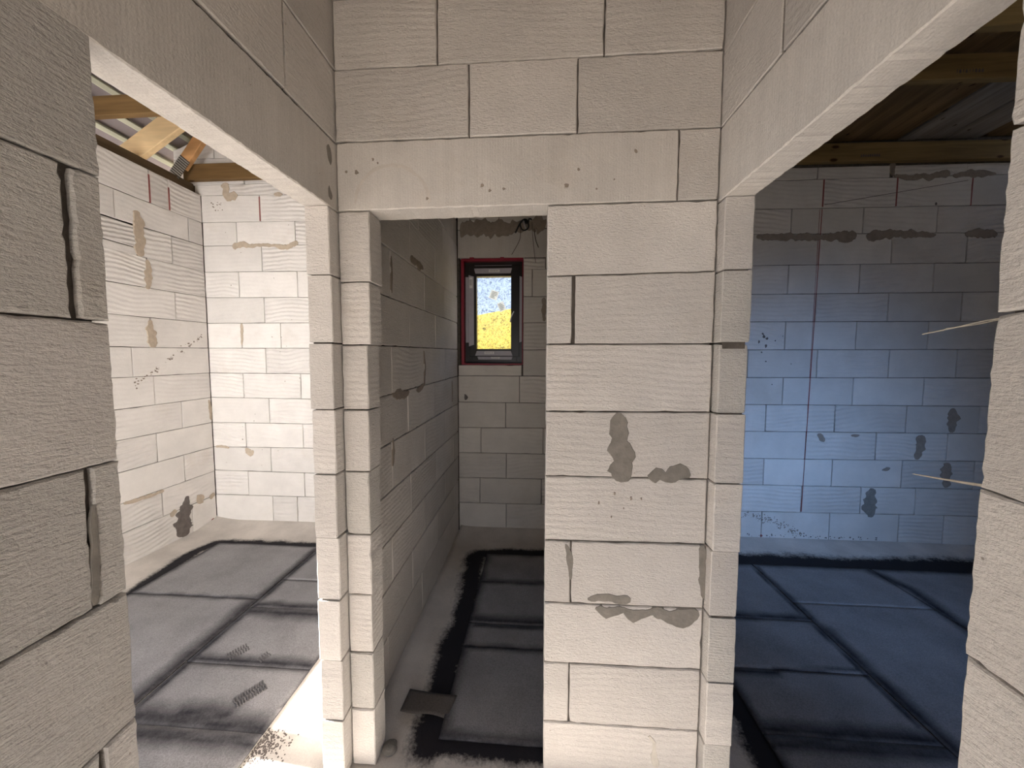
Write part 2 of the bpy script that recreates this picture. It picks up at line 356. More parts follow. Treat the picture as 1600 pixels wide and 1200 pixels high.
# measured bed lines (L), butt joints (J) and mortar smears (S), metres
D={'centre': {'L': {0: (0.0, 0.0), 1: (0.2386, 0.2469), 2: (0.4729, 0.4871), 3: (0.7105, 0.722), 4: (0.9507, 0.9614), 5: (1.1962, 1.2007), 6: (1.4333, 1.4395), 7: (1.6754, 1.679), 8: (1.9046, 1.9258), 9: (2.1577, 2.1636), 10: (2.3985, 2.3981), 11: (2.6456, 2.6437), 12: (2.88, 2.88), 13: (3.12, 3.12)}, 'J': {0: [], 1: [(0.129, 0.004)], 2: [], 3: [(0.13, 0.004)], 4: [], 5: [], 6: [], 7: [(0.127, 0.011)], 8: [], 9: [(0.473, 0.004)], 10: [(-0.242, 0.004), (0.132, 0.004)], 11: [(-0.353, 0.004), (0.219, 0.004)], 12: []}, 'lj': [-0.632, -0.632, -0.633, -0.63, -0.632, -0.628, -0.627, -0.614, -0.608]}, 'left': {'L': {0: (0.0, 0.0), 1: (0.24, 0.24), 2: (0.48, 0.48), 3: (0.72, 0.72), 4: (0.96, 0.96), 5: (1.2, 1.2), 6: (1.44, 1.44), 7: (1.68, 1.68), 8: (1.92, 1.92), 9: (2.1383, 2.1609), 10: (2.3747, 2.4066), 11: (2.6269, 2.6577), 12: (2.88, 2.88), 13: (3.12, 3.12)}, 'J': {0: [], 1: [], 2: [], 3: [], 4: [], 5: [], 6: [], 7: [], 8: [], 9: [], 10: [(-0.253, 0.004)], 11: [], 12: []}}, 'left_toilet': {'L': {0: (0.0, 0.0), 1: (0.2667, 0.2694), 2: (0.5009, 0.5072), 3: (0.7232, 0.7288), 4: (0.9534, 0.9645), 5: (1.1928, 1.2261), 6: (1.4367, 1.4778), 7: (1.6727, 1.7243), 8: (1.9136, 1.965), 9: (2.1523, 2.205), 10: (2.378, 2.445), 11: (2.64, 2.64), 12: (2.88, 2.88), 13: (3.12, 3.12)}, 'J': {0: [(0.892, 0.004), (1.499, 0.004)], 1: [(0.723, 0.004), (1.263, 0.004)], 2: [(0.965, 0.004), (1.496, 0.004)], 3: [(0.715, 0.004), (1.246, 0.004)], 4: [(0.456, 0.004), (0.985, 0.004), (1.513, 0.004)], 5: [(0.686, 0.004), (1.2, 0.004), (1.752, 0.004)], 6: [(0.467, 0.004), (0.986, 0.008), (1.511, 0.004)], 7: [(0.732, 0.004), (1.26, 0.004)], 8: [(0.473, 0.008), (1.012, 0.004), (1.528, 0.004)], 9: [(0.753, 0.004), (1.269, 0.004)], 10: [(1.057, 0.004), (1.689, 0.004)], 11: [], 12: []}}, 'left_near': {'L': {0: (0.0, 0.0), 1: (0.24, 0.24), 2: (0.48, 0.48), 3: (0.72, 0.72), 4: (0.915, 0.9636), 5: (1.1909, 1.2049), 6: (1.4328, 1.4418), 7: (1.6763, 1.6818), 8: (1.9097, 1.9214), 9: (2.16, 2.16)}, 'J': {0: [], 1: [], 2: [], 3: [(-0.775, 0.008)], 4: [], 5: [(-0.766, 0.009)], 6: [], 7: [(-0.767, 0.01)], 8: []}}, 'right': {'L': {0: (0.0, 0.0), 1: (0.24, 0.24), 2: (0.48, 0.48), 3: (0.72, 0.72), 4: (0.96, 0.96), 5: (1.2, 1.2), 6: (1.44, 1.44), 7: (1.68, 1.68), 8: (1.92, 1.92), 9: (2.1473, 2.1552), 10: (2.3792, 2.4035), 11: (2.6367, 2.6322), 12: (2.88, 2.88), 13: (3.12, 3.12)}, 'J': {0: [], 1: [], 2: [], 3: [], 4: [], 5: [], 6: [], 7: [], 8: [], 9: [], 10: [], 11: [], 12: []}}, 'right_near': {'L': {0: (0.0, 0.0), 1: (0.24, 0.24), 2: (0.48, 0.48), 3: (0.72, 0.72), 4: (0.96, 0.96), 5: (1.1867, 1.2011), 6: (1.4217, 1.4433), 7: (1.6853, 1.6815), 8: (1.92, 1.92), 9: (2.16, 2.16)}, 'J': {0: [], 1: [], 2: [], 3: [], 4: [], 5: [], 6: [], 7: [], 8: []}}, 'left_room': {'L': {0: (0.05, 0.05), 1: (0.2857, 0.2872), 2: (0.5165, 0.5276), 3: (0.7584, 0.769), 4: (1.0058, 1.0108), 5: (1.2398, 1.257), 6: (1.483, 1.4959), 7: (1.7165, 1.7355), 8: (1.96, 1.9794), 9: (2.1975, 2.2244), 10: (2.4413, 2.4663), 11: (2.6786, 2.7065), 12: (2.8964, 2.9153), 13: (3.17, 3.17)}, 'J': {0: [], 1: [(1.474, 0.004)], 2: [(1.68, 0.004)], 3: [(1.46, 0.004)], 4: [(1.684, 0.004)], 5: [(1.464, 0.004)], 6: [(1.315, 0.004)], 7: [(1.467, 0.008)], 8: [(1.68, 0.004)], 9: [(1.468, 0.01)], 10: [(1.411, 0.02), (1.677, 0.004)], 11: [(1.26, 0.004)], 12: [(1.518, 0.004), (1.676, 0.004)]}}, 'back_left': {'L': {0: (0.05, 0.05), 1: (0.2899, 0.2956), 2: (0.535, 0.5196), 3: (0.7695, 0.7786), 4: (1.011, 1.0077), 5: (1.258, 1.2419), 6: (1.4958, 1.4888), 7: (1.7354, 1.7355), 8: (1.9748, 1.972), 9: (2.2181, 2.2038), 10: (2.4592, 2.4457), 11: (2.7025, 2.684), 12: (2.92, 2.899), 13: (3.1671, 3.1302), 14: (3.41, 3.41)}, 'J': {0: [(-2.581, 0.004), (-2.33, 0.004)], 1: [(-2.826, 0.004), (-2.247, 0.004)], 2: [(-2.582, 0.004)], 3: [(-2.83, 0.004), (-2.247, 0.004)], 4: [(-2.579, 0.004)], 5: [(-2.83, 0.004), (-2.251, 0.004)], 6: [(-2.593, 0.004)], 7: [(-2.828, 0.004), (-2.434, 0.004)], 8: [(-2.587, 0.004)], 9: [(-2.83, 0.004), (-2.25, 0.004)], 10: [(-2.592, 0.004)], 11: [(-2.832, 0.004), (-2.255, 0.004)], 12: [(-2.592, 0.004)], 13: [(-2.92, 0.02)]}}, 'back_middle': {'L': {0: (0.04, 0.04), 1: (0.2722, 0.2782), 2: (0.5148, 0.5233), 3: (0.7551, 0.7561), 4: (0.9932, 1.0038), 5: (1.2354, 1.2294), 6: (1.4812, 1.4814), 7: (1.7206, 1.7211), 8: (1.9702, 1.9637), 9: (2.2093, 2.1962), 10: (2.4594, 2.4394), 11: (2.68, 2.68), 12: (2.92, 2.92), 13: (3.16, 3.16), 14: (3.4, 3.4)}, 'J': {0: [(-0.281, 0.004)], 1: [(-0.531, 0.004)], 2: [(-0.281, 0.004)], 3: [(-0.52, 0.004), (0.062, 0.004)], 4: [(-0.288, 0.004)], 5: [(-0.16, 0.004)], 6: [(-0.141, 0.004)], 7: [], 8: [], 9: [(-0.048, 0.004)], 10: [], 11: [], 12: [], 13: []}}, 'back_right': {'L': {0: (0.035, 0.035), 1: (0.2673, 0.2974), 2: (0.5148, 0.5319), 3: (0.7494, 0.7785), 4: (0.9972, 1.0142), 5: (1.239, 1.248), 6: (1.4746, 1.4878), 7: (1.7182, 1.7263), 8: (1.9678, 1.957), 9: (2.1974, 2.1998), 10: (2.4445, 2.4375), 11: (2.72, 2.674), 12: (2.9214, 2.8951), 13: (3.151, 3.1382), 14: (3.395, 3.395)}, 'J': {0: [(2.019, 0.004), (2.593, 0.004), (3.164, 0.004), (3.524, 0.004)], 1: [(2.344, 0.004), (2.839, 0.004), (3.283, 0.004)], 2: [(2.014, 0.004), (2.588, 0.004), (3.158, 0.004)], 3: [(2.357, 0.004), (2.933, 0.004), (3.504, 0.004)], 4: [(2.011, 0.004), (2.36, 0.004), (2.586, 0.004), (3.162, 0.004)], 5: [(2.142, 0.004), (2.718, 0.004), (3.283, 0.004)], 6: [(2.414, 0.004), (2.993, 0.004), (3.526, 0.004)], 7: [(2.14, 0.004), (2.717, 0.004), (3.288, 0.004)], 8: [(2.378, 0.004), (2.957, 0.004), (3.53, 0.004)], 9: [(2.141, 0.004), (2.714, 0.004), (3.295, 0.004)], 10: [(2.368, 0.004), (2.955, 0.004), (3.532, 0.004)], 11: [(2.143, 0.004), (2.715, 0.004), (3.29, 0.004)], 12: [(2.387, 0.004), (2.963, 0.004), (3.535, 0.004)], 13: [(2.335, 0.004), (2.914, 0.03)]}}}
S=[('wall_centre', 0.15, 'a', [(-0.66, 2.184, 0.0072), (-0.654, 2.219, 0.0072), (-0.64, 2.251, 0.0071), (-0.617, 2.278, 0.0071), (-0.588, 2.298, 0.0071), (-0.555, 2.31, 0.0071), (-0.52, 2.313, 0.007), (-0.485, 2.308, 0.007), (-0.452, 2.293, 0.007), (-0.425, 2.272, 0.007), (-0.404, 2.244, 0.007), (-0.391, 2.211, 0.0071), (-0.386, 2.177, 0.0071)]), ('wall_centre', 2, 'g', [(0.295, 1.434, 0.0253), (0.291, 1.388, 0.0347), (0.295, 1.33, 0.0372), (0.307, 1.272, 0.0514), (0.304, 1.214, 0.047), (0.295, 1.185, 0.0236)]), ('wall_centre', 2, 'g', [(0.399, 1.204, 0.0187), (0.427, 1.212, 0.0327), (0.461, 1.206, 0.0233), (0.509, 1.224, 0.0371), (0.545, 1.21, 0.0185)]), ('wall_centre', 1, 'g', [(0.596, 0.959, 0.0166), (0.598, 0.893, 0.0167), (0.602, 0.833, 0.0144), (0.607, 0.761, 0.0096)]), ('wall_centre', 2, 'g', [(0.193, 0.738, 0.0099), (0.256, 0.746, 0.0197), (0.349, 0.741, 0.0172)]), ('wall_centre', 2, 'g', [(0.222, 0.705, 0.0099), (0.264, 0.689, 0.0247), (0.326, 0.705, 0.0148), (0.366, 0.683, 0.0296), (0.384, 0.688, 0.0197), (0.43, 0.703, 0.0171), (0.487, 0.687, 0.0343), (0.533, 0.684, 0.0366), (0.571, 0.699, 0.0292), (0.593, 0.705, 0.0194)]), ('wall_centre', 1, 'g', [(0.11, 0.945, 0.0073), (0.125, 0.897, 0.0147), (0.128, 0.848, 0.0123), (0.131, 0.811, 0.0074)]), ('wall_centre', 1, 'l', [(0.429, 0.214, 0.0103), (0.448, 0.19, 0.0051), (0.454, 0.139, 0.0129), (0.458, 0.09, 0.0129)]), ('wall_back_right', 3, 'b', [(1.864, 2.684, 0.0214), (2.037, 2.68, 0.032), (2.218, 2.676, 0.0319), (2.398, 2.667, 0.0317), (2.525, 2.675, 0.0369), (2.602, 2.668, 0.0474), (2.667, 2.683, 0.0315)]), ('wall_back_right', 3, 'b', [(2.748, 2.665, 0.0262), (2.803, 2.675, 0.0472), (2.903, 2.683, 0.0418), (3.002, 2.686, 0.0417), (3.127, 2.678, 0.0312), (3.285, 2.67, 0.0155)]), ('wall_back_right', 3, 'b', [(3.509, 2.67, 0.0206), (3.615, 2.678, 0.036), (3.751, 2.665, 0.0308)]), ('wall_back_right', 3, 'b', [(2.915, 3.26, 0.0204), (2.919, 3.204, 0.0256), (2.927, 3.157, 0.0205)]), ('wall_back_right', 3, 'b', [(2.932, 3.157, 0.0154), (3.007, 3.139, 0.0205), (3.086, 3.132, 0.0307), (3.153, 3.145, 0.0204), (3.203, 3.128, 0.0255), (3.265, 3.151, 0.0254), (3.327, 3.16, 0.0355), (3.357, 3.149, 0.0203)]), ('wall_back_right', 3, 'b', [(3.382, 3.138, 0.0152), (3.435, 3.146, 0.0304), (3.506, 3.154, 0.0303), (3.579, 3.146, 0.0353), (3.65, 3.149, 0.0252), (3.703, 3.142, 0.0101)]), ('wall_back_right', 2, 'b', [(3.524, 1.228, 0.0219), (3.534, 1.162, 0.0493), (3.524, 1.091, 0.0495), (3.525, 1.019, 0.0275)]), ('wall_back_right', 2, 'b', [(3.283, 0.993, 0.0333), (3.294, 0.91, 0.0445), (3.279, 0.837, 0.0391), (3.262, 0.781, 0.0224)]), ('wall_back_right', 2, 'b', [(3.519, 0.758, 0.039), (3.515, 0.674, 0.0503), (3.516, 0.579, 0.0393), (3.514, 0.54, 0.0225)]), ('wall_back_right', 2, 'g', [(2.922, 0.518, 0.0285), (2.917, 0.421, 0.0515), (2.907, 0.334, 0.0689), (2.938, 0.26, 0.0173)]), ('wall_back_right', 1, 'b', [(2.452, 0.99, 0.0226), (2.48, 0.962, 0.0283), (2.509, 0.923, 0.017)]), ('wall_back_right', 1, 'b', [(2.726, 0.983, 0.0084), (2.763, 0.978, 0.0168), (2.794, 0.984, 0.0084)]), ('wall_back_right', 1, 'b', [(2.995, 0.679, 0.0085), (3.036, 0.691, 0.0197), (3.061, 0.703, 0.0085)]), ('wall_back_left', 2, 't', [(-2.933, 3.274, 0.0347), (-2.917, 3.221, 0.0348), (-2.925, 3.181, 0.0407), (-2.895, 3.145, 0.0349), (-2.837, 3.155, 0.0406), (-2.805, 3.16, 0.0174)]), ('wall_back_left', 2, 't', [(-2.447, 3.155, 0.0115), (-2.41, 3.16, 0.023), (-2.366, 3.153, 0.0115)]), ('wall_back_left', 2, 't', [(-2.874, 2.681, 0.0296), (-2.802, 2.715, 0.0354), (-2.707, 2.695, 0.0177), (-2.58, 2.699, 0.0176), (-2.454, 2.69, 0.0176), (-2.342, 2.671, 0.0293), (-2.278, 2.705, 0.0292), (-2.228, 2.709, 0.0233)]), ('wall_back_left', 1, 't', [(-2.821, 1.973, 0.0091), (-2.822, 1.894, 0.0183), (-2.828, 1.76, 0.0061)]), ('wall_back_left', 1, 't', [(-2.836, 0.763, 0.0127), (-2.811, 0.732, 0.0382), (-2.792, 0.701, 0.0254), (-2.758, 0.739, 0.0127)]), ('wall_back_left', 1, 't', [(-3.148, 0.77, 0.0128), (-3.088, 0.777, 0.0159), (-3.009, 0.76, 0.0127)]), ('wall_left_room', 3, 't', [(1.41, 2.798, 0.0252), (1.424, 2.725, 0.0406), (1.419, 2.623, 0.0406), (1.422, 2.525, 0.0408), (1.418, 2.448, 0.0255)]), ('wall_left_room', 3, 't', [(1.469, 2.432, 0.0156), (1.468, 2.335, 0.0312), (1.464, 2.257, 0.0312), (1.46, 2.195, 0.0208)]), ('wall_left_room', 3, 't', [(1.465, 1.947, 0.0157), (1.461, 1.868, 0.0367), (1.471, 1.791, 0.0422), (1.472, 1.722, 0.0317)]), ('wall_left_room', 2, 't', [(1.191, 0.514, 0.0148), (1.335, 0.503, 0.0156), (1.49, 0.505, 0.0164)]), ('wall_left_room', 2, 'd', [(1.691, 0.383, 0.0234), (1.668, 0.291, 0.0581), (1.65, 0.18, 0.0811), (1.621, 0.087, 0.0805), (1.58, 0.06, 0.0227)]), ('wall_left_room', 2, 't', [(1.846, 0.33, 0.0245), (1.812, 0.306, 0.0546), (1.779, 0.288, 0.036)]), ('wall_left_room', 2, 't', [(1.582, 0.298, 0.0339), (1.553, 0.276, 0.028), (1.54, 0.253, 0.0168)]), ('wall_left_room', 2, 't', [(1.954, 0.315, 0.0189), (1.931, 0.285, 0.0377), (1.916, 0.265, 0.0188)]), ('wall_left_room', 2, 't', [(1.95, 1.235, 0.0124), (1.965, 1.139, 0.0187), (1.966, 1.038, 0.0125)]), ('wall_left', 2, 'b', [(0.76, 2.207, 0.0182), (0.835, 2.209, 0.0264), (0.929, 2.211, 0.0276), (0.991, 2.204, 0.0122)]), ('wall_left', 2, 'b', [(0.485, 2.139, 0.0063), (0.489, 2.061, 0.0096), (0.484, 1.956, 0.0064)]), ('wall_left', 2, 'b', [(0.469, 1.448, 0.0097), (0.544, 1.438, 0.0304), (0.655, 1.431, 0.0286), (0.705, 1.441, 0.011)]), ('wall_left', 2, 'b', [(0.983, 1.683, 0.0103), (1.005, 1.571, 0.0146), (0.987, 1.468, 0.0125), (0.897, 1.441, 0.02), (0.825, 1.439, 0.0116)]), ('wall_left', 2, 'b', [(0.467, 1.223, 0.0065), (0.472, 1.155, 0.0131), (0.46, 1.082, 0.0098)]), ('wall_left', 2, 'b', [(1.742, 1.448, 0.0083), (1.751, 1.353, 0.0111), (1.748, 1.264, 0.0083)]), ('wall_back_middle', 2, 'b', [(-0.705, 2.83, 0.0681), (-0.611, 2.817, 0.068), (-0.511, 2.826, 0.0791), (-0.406, 2.812, 0.0846), (-0.302, 2.804, 0.0676), (-0.204, 2.824, 0.0561), (-0.089, 2.833, 0.0448), (-0.003, 2.842, 0.067), (0.065, 2.818, 0.0893)]), ('wall_back_middle', 2, 'b', [(0.059, 2.192, 0.0171), (0.06, 2.106, 0.0229), (0.061, 1.98, 0.0173)]), ('wall_back_middle', 2, 'd', [(-0.672, 1.308, 0.009), (-0.66, 1.278, 0.018), (-0.667, 1.254, 0.009)]), ('wall_left', 1, 'g', [(-0.043, 2.367, 0.0088), (-0.04, 2.349, 0.0177), (-0.037, 2.323, 0.02), (-0.034, 2.303, 0.0045)]), ('wall_left', 1, 'g', [(-0.046, 2.227, 0.0044), (-0.043, 2.203, 0.0156), (-0.036, 2.184, 0.0134)]), ('wall_left', 1, 'g', [(-0.763, 1.377, 0.0042), (-0.765, 1.312, 0.0053), (-0.767, 1.259, 0.0064), (-0.77, 1.211, 0.0064)])]
XL, XR = -.7295, .6110
TL, TR = .088, .093
YBL, YBM, YBR = 1.978, 2.005, 1.984
# ------------------------------------------------------------------ floor
def segdist(x, y, s):
    x0, y0, x1, y1, w = s; dx, dy = x1 - x0, y1 - y0; t = max(0, min(1, ((x - x0) * dx + (y - y0) * dy) / (dx * dx + dy * dy + 1e-9)))
    return 1 - math.hypot(x - x0 - t * dx, y - y0 - t * dy) / w
ST = []   # black torch-on bitumen bled out along the edges (x0,y0,x1,y1,reach)
def poly(pts, w):
    for a, b in zip(pts, pts[1:]): ST.append((*a, *b, w))
poly([(-2.79, -1), (-2.79, .89), (-2.83, 1.1), (-2.88, 1.45), (-2.83, 1.6), (-2.46, 1.62), (-1.85, 1.62), (-1.2, 1.62)], .085)

def speckle():
    L = []
    for i in range(420):
        t = abs(random.gauss(0, .055)); y = random.gauss(.045, .045)
        if y < .112: L.append((-1.168 + t, y, random.uniform(.0012, .0042)))
    bm = bmesh.new()
    for x, y, r in L:
        z = fz(x, y) + .0008; a0 = random.random() * 6; A = [bm.verts.new((x + r * math.cos(a0 + k * 1.2566), y + r * math.sin(a0 + k * 1.2566), z + .0006)) for k in range(5)]
        B = [bm.verts.new((v.co.x, v.co.y, z - .002)) for v in A]; bm.faces.new(A)
        for k in range(5): bm.faces.new((A[k], A[(k + 1) % 5], B[(k + 1) % 5], B[k]))
    from_bm('bitumen_speckle', bm, M['spot'], parent=FLOOR, kind='stuff')
poly([(-.50, 1.58), (-.48, 1.3), (-.45, .94), (-.45, .62), (-.46, .45), (-.45, .33), (-.45, .10)], .105)
poly([(-.47, 1.60), (-.2, 1.64), (.6, 1.64)], .09)
poly([(-.42, .11), (-.2, .10), (.6, .10)], .07); poly([(-.49, .60), (-.47, .75)], .09)
poly([(.97, -1), (.97, .1), (.98, .3), (.98, 1.6)], .13)
poly([(.75, 1.63), (1.67, 1.64), (2.12, 1.67), (2.5, 1.64), (3.1, 1.68), (3.6, 1.69)], .16)
FS = []   # the same along the seams of the sheets
def fpoly(x0, y0, x1, y1, w): FS.append((x0, y0, x1, y1, w))
fpoly(-2.80, -1, -2.80, 1.6, .05); fpoly(-2.8, 1.61, -1.2, 1.61, .045); fpoly(-1.885, -1, -1.885, .9, .10); fpoly(-1.87, .9, -1.88, 1.6, .06); fpoly(-1.84, -1, -1.84, 1.6, .03)
fpoly(-1.86, .12, -1.17, .10, .10); fpoly(-1.6, .15, -1.4, .15, .09); fpoly(-1.86, .425, -1.17, .43, .06); fpoly(-1.84, .865, -1.18, .87, .05); fpoly(-1.84, .80, -1.17, .79, .08)
fpoly(-1.86, .04, -1.17, .04, .07); fpoly(-1.17, .2, -1.17, 1.6, .012)
fpoly(-.41, 0, -.41, 1.6, .06); fpoly(-.4, 1.6, .6, 1.6, .05); fpoly(-.4, .12, .6, .13, .05); fpoly(-.4, 1.22, .6, 1.23, .05); fpoly(-.4, .83, .6, .83, .07); fpoly(-.4, .62, .6, .62, .04); fpoly(-.36, .78, .6, .78, .03)
fpoly(.99, -1, .99, 1.6, .05); fpoly(.8, 1.6, 3.6, 1.6, .06); fpoly(1.745, -1, 1.745, .9, .075); fpoly(1.735, .9, 1.735, 1.55, .04); fpoly(1.70, .2, 1.70, 1.6, .02)
fpoly(-2.8, .905, -1.9, .915, .03); fpoly(2.57, 1.6, 2.66, 1.35, .09); fpoly(2.66, 1.35, 2.60, .9, .085); fpoly(2.60, .9, 2.6, -1, .08)
fpoly(1.0, .985, 1.72, .985, .06); fpoly(1.0, .56, 1.25, .56, .035); fpoly(1.25, .585, 1.7, .6, .02); fpoly(1.0, .26, 1.7, .26, .07); fpoly(1.0, .2, 1.7, .2, .05)
def grid(name, x0, y0, x1, y1, step, zf, mat, segs, thick=0, **k):
    nx = max(1, round((x1 - x0) / step)); ny = max(1, round((y1 - y0) / step)); vs = []; st = []
    near = [s for s in segs if min(s[0], s[2]) - s[4] < x1 and max(s[0], s[2]) + s[4] > x0 and min(s[1], s[3]) - s[4] < y1 and max(s[1], s[3]) + s[4] > y0]
    for j in range(ny + 1):
        for i in range(nx + 1):
            x = x0 + (x1 - x0) * i / nx; y = y0 + (y1 - y0) * j / ny
            xw, yw = x + .012 * noise.noise(Vector((x * 9, y * 9, 0))), y + .012 * noise.noise(Vector((x * 9, y * 9, 5)))
            vs.append((x, y, zf(x, y))); st.append(max([0] + [segdist(xw, yw, s) for s in near]))
    fs = [(j * (nx + 1) + i, j * (nx + 1) + i + 1, (j + 1) * (nx + 1) + i + 1, (j + 1) * (nx + 1) + i) for j in range(ny) for i in range(nx)]
    if thick:
        ring = [i for i in range(nx + 1)] + [j * (nx + 1) + nx for j in range(1, ny + 1)] + [ny * (nx + 1) + i for i in range(nx - 1, -1, -1)] + [j * (nx + 1) for j in range(ny - 1, 0, -1)]
        b = len(vs)
        for r in ring: v = vs[r]; vs.append((v[0], v[1], v[2] - thick)); st.append(1)
        n = len(ring); fs += [(ring[i], b + i, b + (i + 1) % n, ring[(i + 1) % n]) for i in range(n)]
        fs.append(tuple(b + i for i in range(n - 1, -1, -1)))
    cx, cy = (x0 + x1) / 2, (y0 + y1) / 2
    me = bpy.data.meshes.new(name); me.from_pydata([(a - cx, b_ - cy, c) for a, b_, c in vs], [], fs); me.update()
    for p in me.polygons: p.use_smooth = True
    at = me.attributes.new('stain', 'FLOAT', 'POINT'); at.data.foreach_set('value', st)
    o = link(name, me, mat, **k); o.location = (cx, cy, 0); return o
def fz(x, y):
    z = .0035 * noise.noise(Vector((x * 1.7, y * 1.7, 3)))
    for edge, lo, hi in (('L', -3.2, XL - TL), ('M', XL, XR), ('R', XR + TR, 4.2)):
        if lo <= x <= hi:
            d = (1.98 if edge != 'M' else 2.0) - y; z += .045 * max(0, 1 - max(0, d) / .26) ** 1.6
            if edge == 'L': z += .030 * max(0, 1 - (x + 3.17) / .25) ** 1.5
            if edge == 'M' and y > .08: z += .012 * max(0, 1 - (x - XL) / .12)
    return z - .002
FLOOR = grid('floor', -3.35, -2.75, 4.3, 2.12, .022, fz, M['concrete'], ST, thick=.15, kind='structure')
def felt(x0, y0, x1, y1, lift=0, drop=0):
    """one sheet of torched-on bitumen felt; the far end laps over its neighbour"""
    ph = random.random() * 40
    def z(x, y):
        e = min(x - x0, x1 - x, y - y0, y1 - y)
        return .0055 + lift + .0022 * noise.noise(Vector((x * 3 + ph, y * 3, 0))) + .0012 * noise.noise(Vector((x * 11, y * 11 + ph, 0))) - (.0012 if e < .02 else 0) + max(0, fz(x, y))
    grid('felt_sheet', x0, y0, x1, y1, .022, z, M['felt'], FS, thick=.005, parent=FLOOR)
for k, (a, b) in enumerate(((-1.9, -.35), (-.35, .912), (.912, 1.60))): felt(-2.80, a, -1.868, b, .001 * k)
for k, (a, b) in enumerate(((-1.1, .078), (.078, .402), (.402, .836), (.836, 1.131), (1.131, 1.60))): felt(-1.860, a + .003, -1.172, b, .0035 if k % 2 == 0 else .001)
for k, (a, b) in enumerate(((.112, .617), (.617, .80), (.80, 1.213), (1.213, 1.60))): felt(-.408, a + .003, .60, b, .0035 if k % 2 == 0 else .001)
for k, (a, b) in enumerate(((-1.6, .234), (.234, .581), (.581, .965), (.965, 1.60))): felt(.99, a + .003, 1.718, b, .0035 if k % 2 == 0 else .001)
for k, (a, b) in enumerate(((-1.6, -.1), (-.1, 1.141), (1.141, 1.60))): felt(1.726, a + .003, 2.60, b, .002)
for k, (a, b) in enumerate(((-1.6, .35), (.35, 1.60))): felt(2.608, a + .003, 3.50, b, .001)
speckle()
# ------------------------------------------------------------------ wall between the lobby and the small room
C = Plane('Y', 0, 1); dc = D['centre']; REFC = (XL, XR)
wc = core('wall_centre', C, [(XL + .012, -.66, -.1, 2.15), (.045, XR - .012, -.1, 2.15), (XL + .012, XR - .012, 2.17, 3.3)], .10)
lj = dc['lj'] + [-.63]
course_wall(C, .10, 0, 0, range(0, 9), dc, REFC, M['aac'], wc, .03, .0016, ends=lambda r: (XL + .004, lj[r]), fill=False, mats=[M['aac'], M['aac'], M['aac_rough']])
course_wall(C, .10, 0, 0, range(0, 9), dc, REFC, M['aac'], wc, .03, .0016, ends=lambda r: (.034, XR - .005), fill=False)
course_wall(C, .10, 0, 0, [10, 11, 12], dc, REFC, M['aac'], wc, .03, .0016, ends=lambda r: (XL + .004, XR - .004), fill=False)
zf = lambda n, u: lerpline(dc['L'][n], REFC, u)
def ring_of(u0, u1, r): return [(u0, zf(r, u0) + .002), (u1, zf(r, u1) + .002), (u1, zf(r + 1, u1) - .002), (u0, zf(r + 1, u0) - .002)]
q = ring_of(XL + .004, .471, 9); block(C, q, .10, M['lintel'], wc, .02, .0011, name='lintel')
block(C, ring_of(.475, XR - .005, 9), .10, M['aac'], wc, .03, .0015)
# ------------------------------------------------------------------ left partition with its doorway
LW = Plane('X', XL, -1)
wl = core('wall_left', LW, [(-2.5, -.74, -.1, 2.15), (-.04, 1.97, -.1, 2.13), (-2.5, 1.97, 2.19, 5.75)], TL)
dn = D['left_near']; course_wall(LW, TL, -2.52, -.722, range(0, 9), dn, (-1.2, -.72), M['aac_rough'], wl, .013, .0014, gap=.0025, mats=[M['aac_rough'], M['aac_rough'], M['aac']], fill=True)
dl = dict(D['left']); dl['J'] = dict(dl['J']); dl['J'][10] = [(-.253, .004)]; dl['J'][11] = [(-.52, .004), (.08, .004)]
dt = {'L': {k: (k * .24 + (.0 if k else 0), v[1]) for k, v in D['left_toilet']['L'].items()}, 'J': D['left_toilet']['J']}
dt['L'][9] = (2.1575, 2.2)
course_wall(LW, TL, -.053, 1.97, range(0, 9), dt, (-.053, 1.98), M['aac'], wl, .03, .0016, ends=lambda r: (-.053 + (.003 if r % 2 else -.002), 1.97), L_=.53)
course_wall(LW, TL, .15, 1.97, [9], dt, (-.053, 1.98), M['aac'], wl, .03, .0016, L_=.53)
lz = lambda n, u: dl['L'][n][0] + (dl['L'][n][1] - dl['L'][n][0]) * (max(u, -1.2) + .72) / .72 if u < 0 else dl['L'][n][1]
block(LW, [(-1.18, lz(9, -1.18) + .002), (.146, 2.162), (.146, 2.402), (-1.18, lz(10, -1.18) - .002)], TL, M['lintel'], wl, .012, .0014, name='lintel')
ref = (-1.2, 0.0)
d2 = {'L': {k: ((2.355, 2.4066) if k == 10 else (2.606, 2.6577) if k == 11 else v) for k, v in dl['L'].items()}, 'J': dl['J']}
course_wall(LW, TL, -2.52, 1.97, [10, 11, 12], d2, ref, M['aac'], wl, .04, .0016)
course_wall(LW, TL, -2.52, -1.185, [9], {'L': {9: (2.13, 2.13), 10: (2.35, 2.35)}, 'J': {}}, ref, M['aac'], wl, .05, .0016)
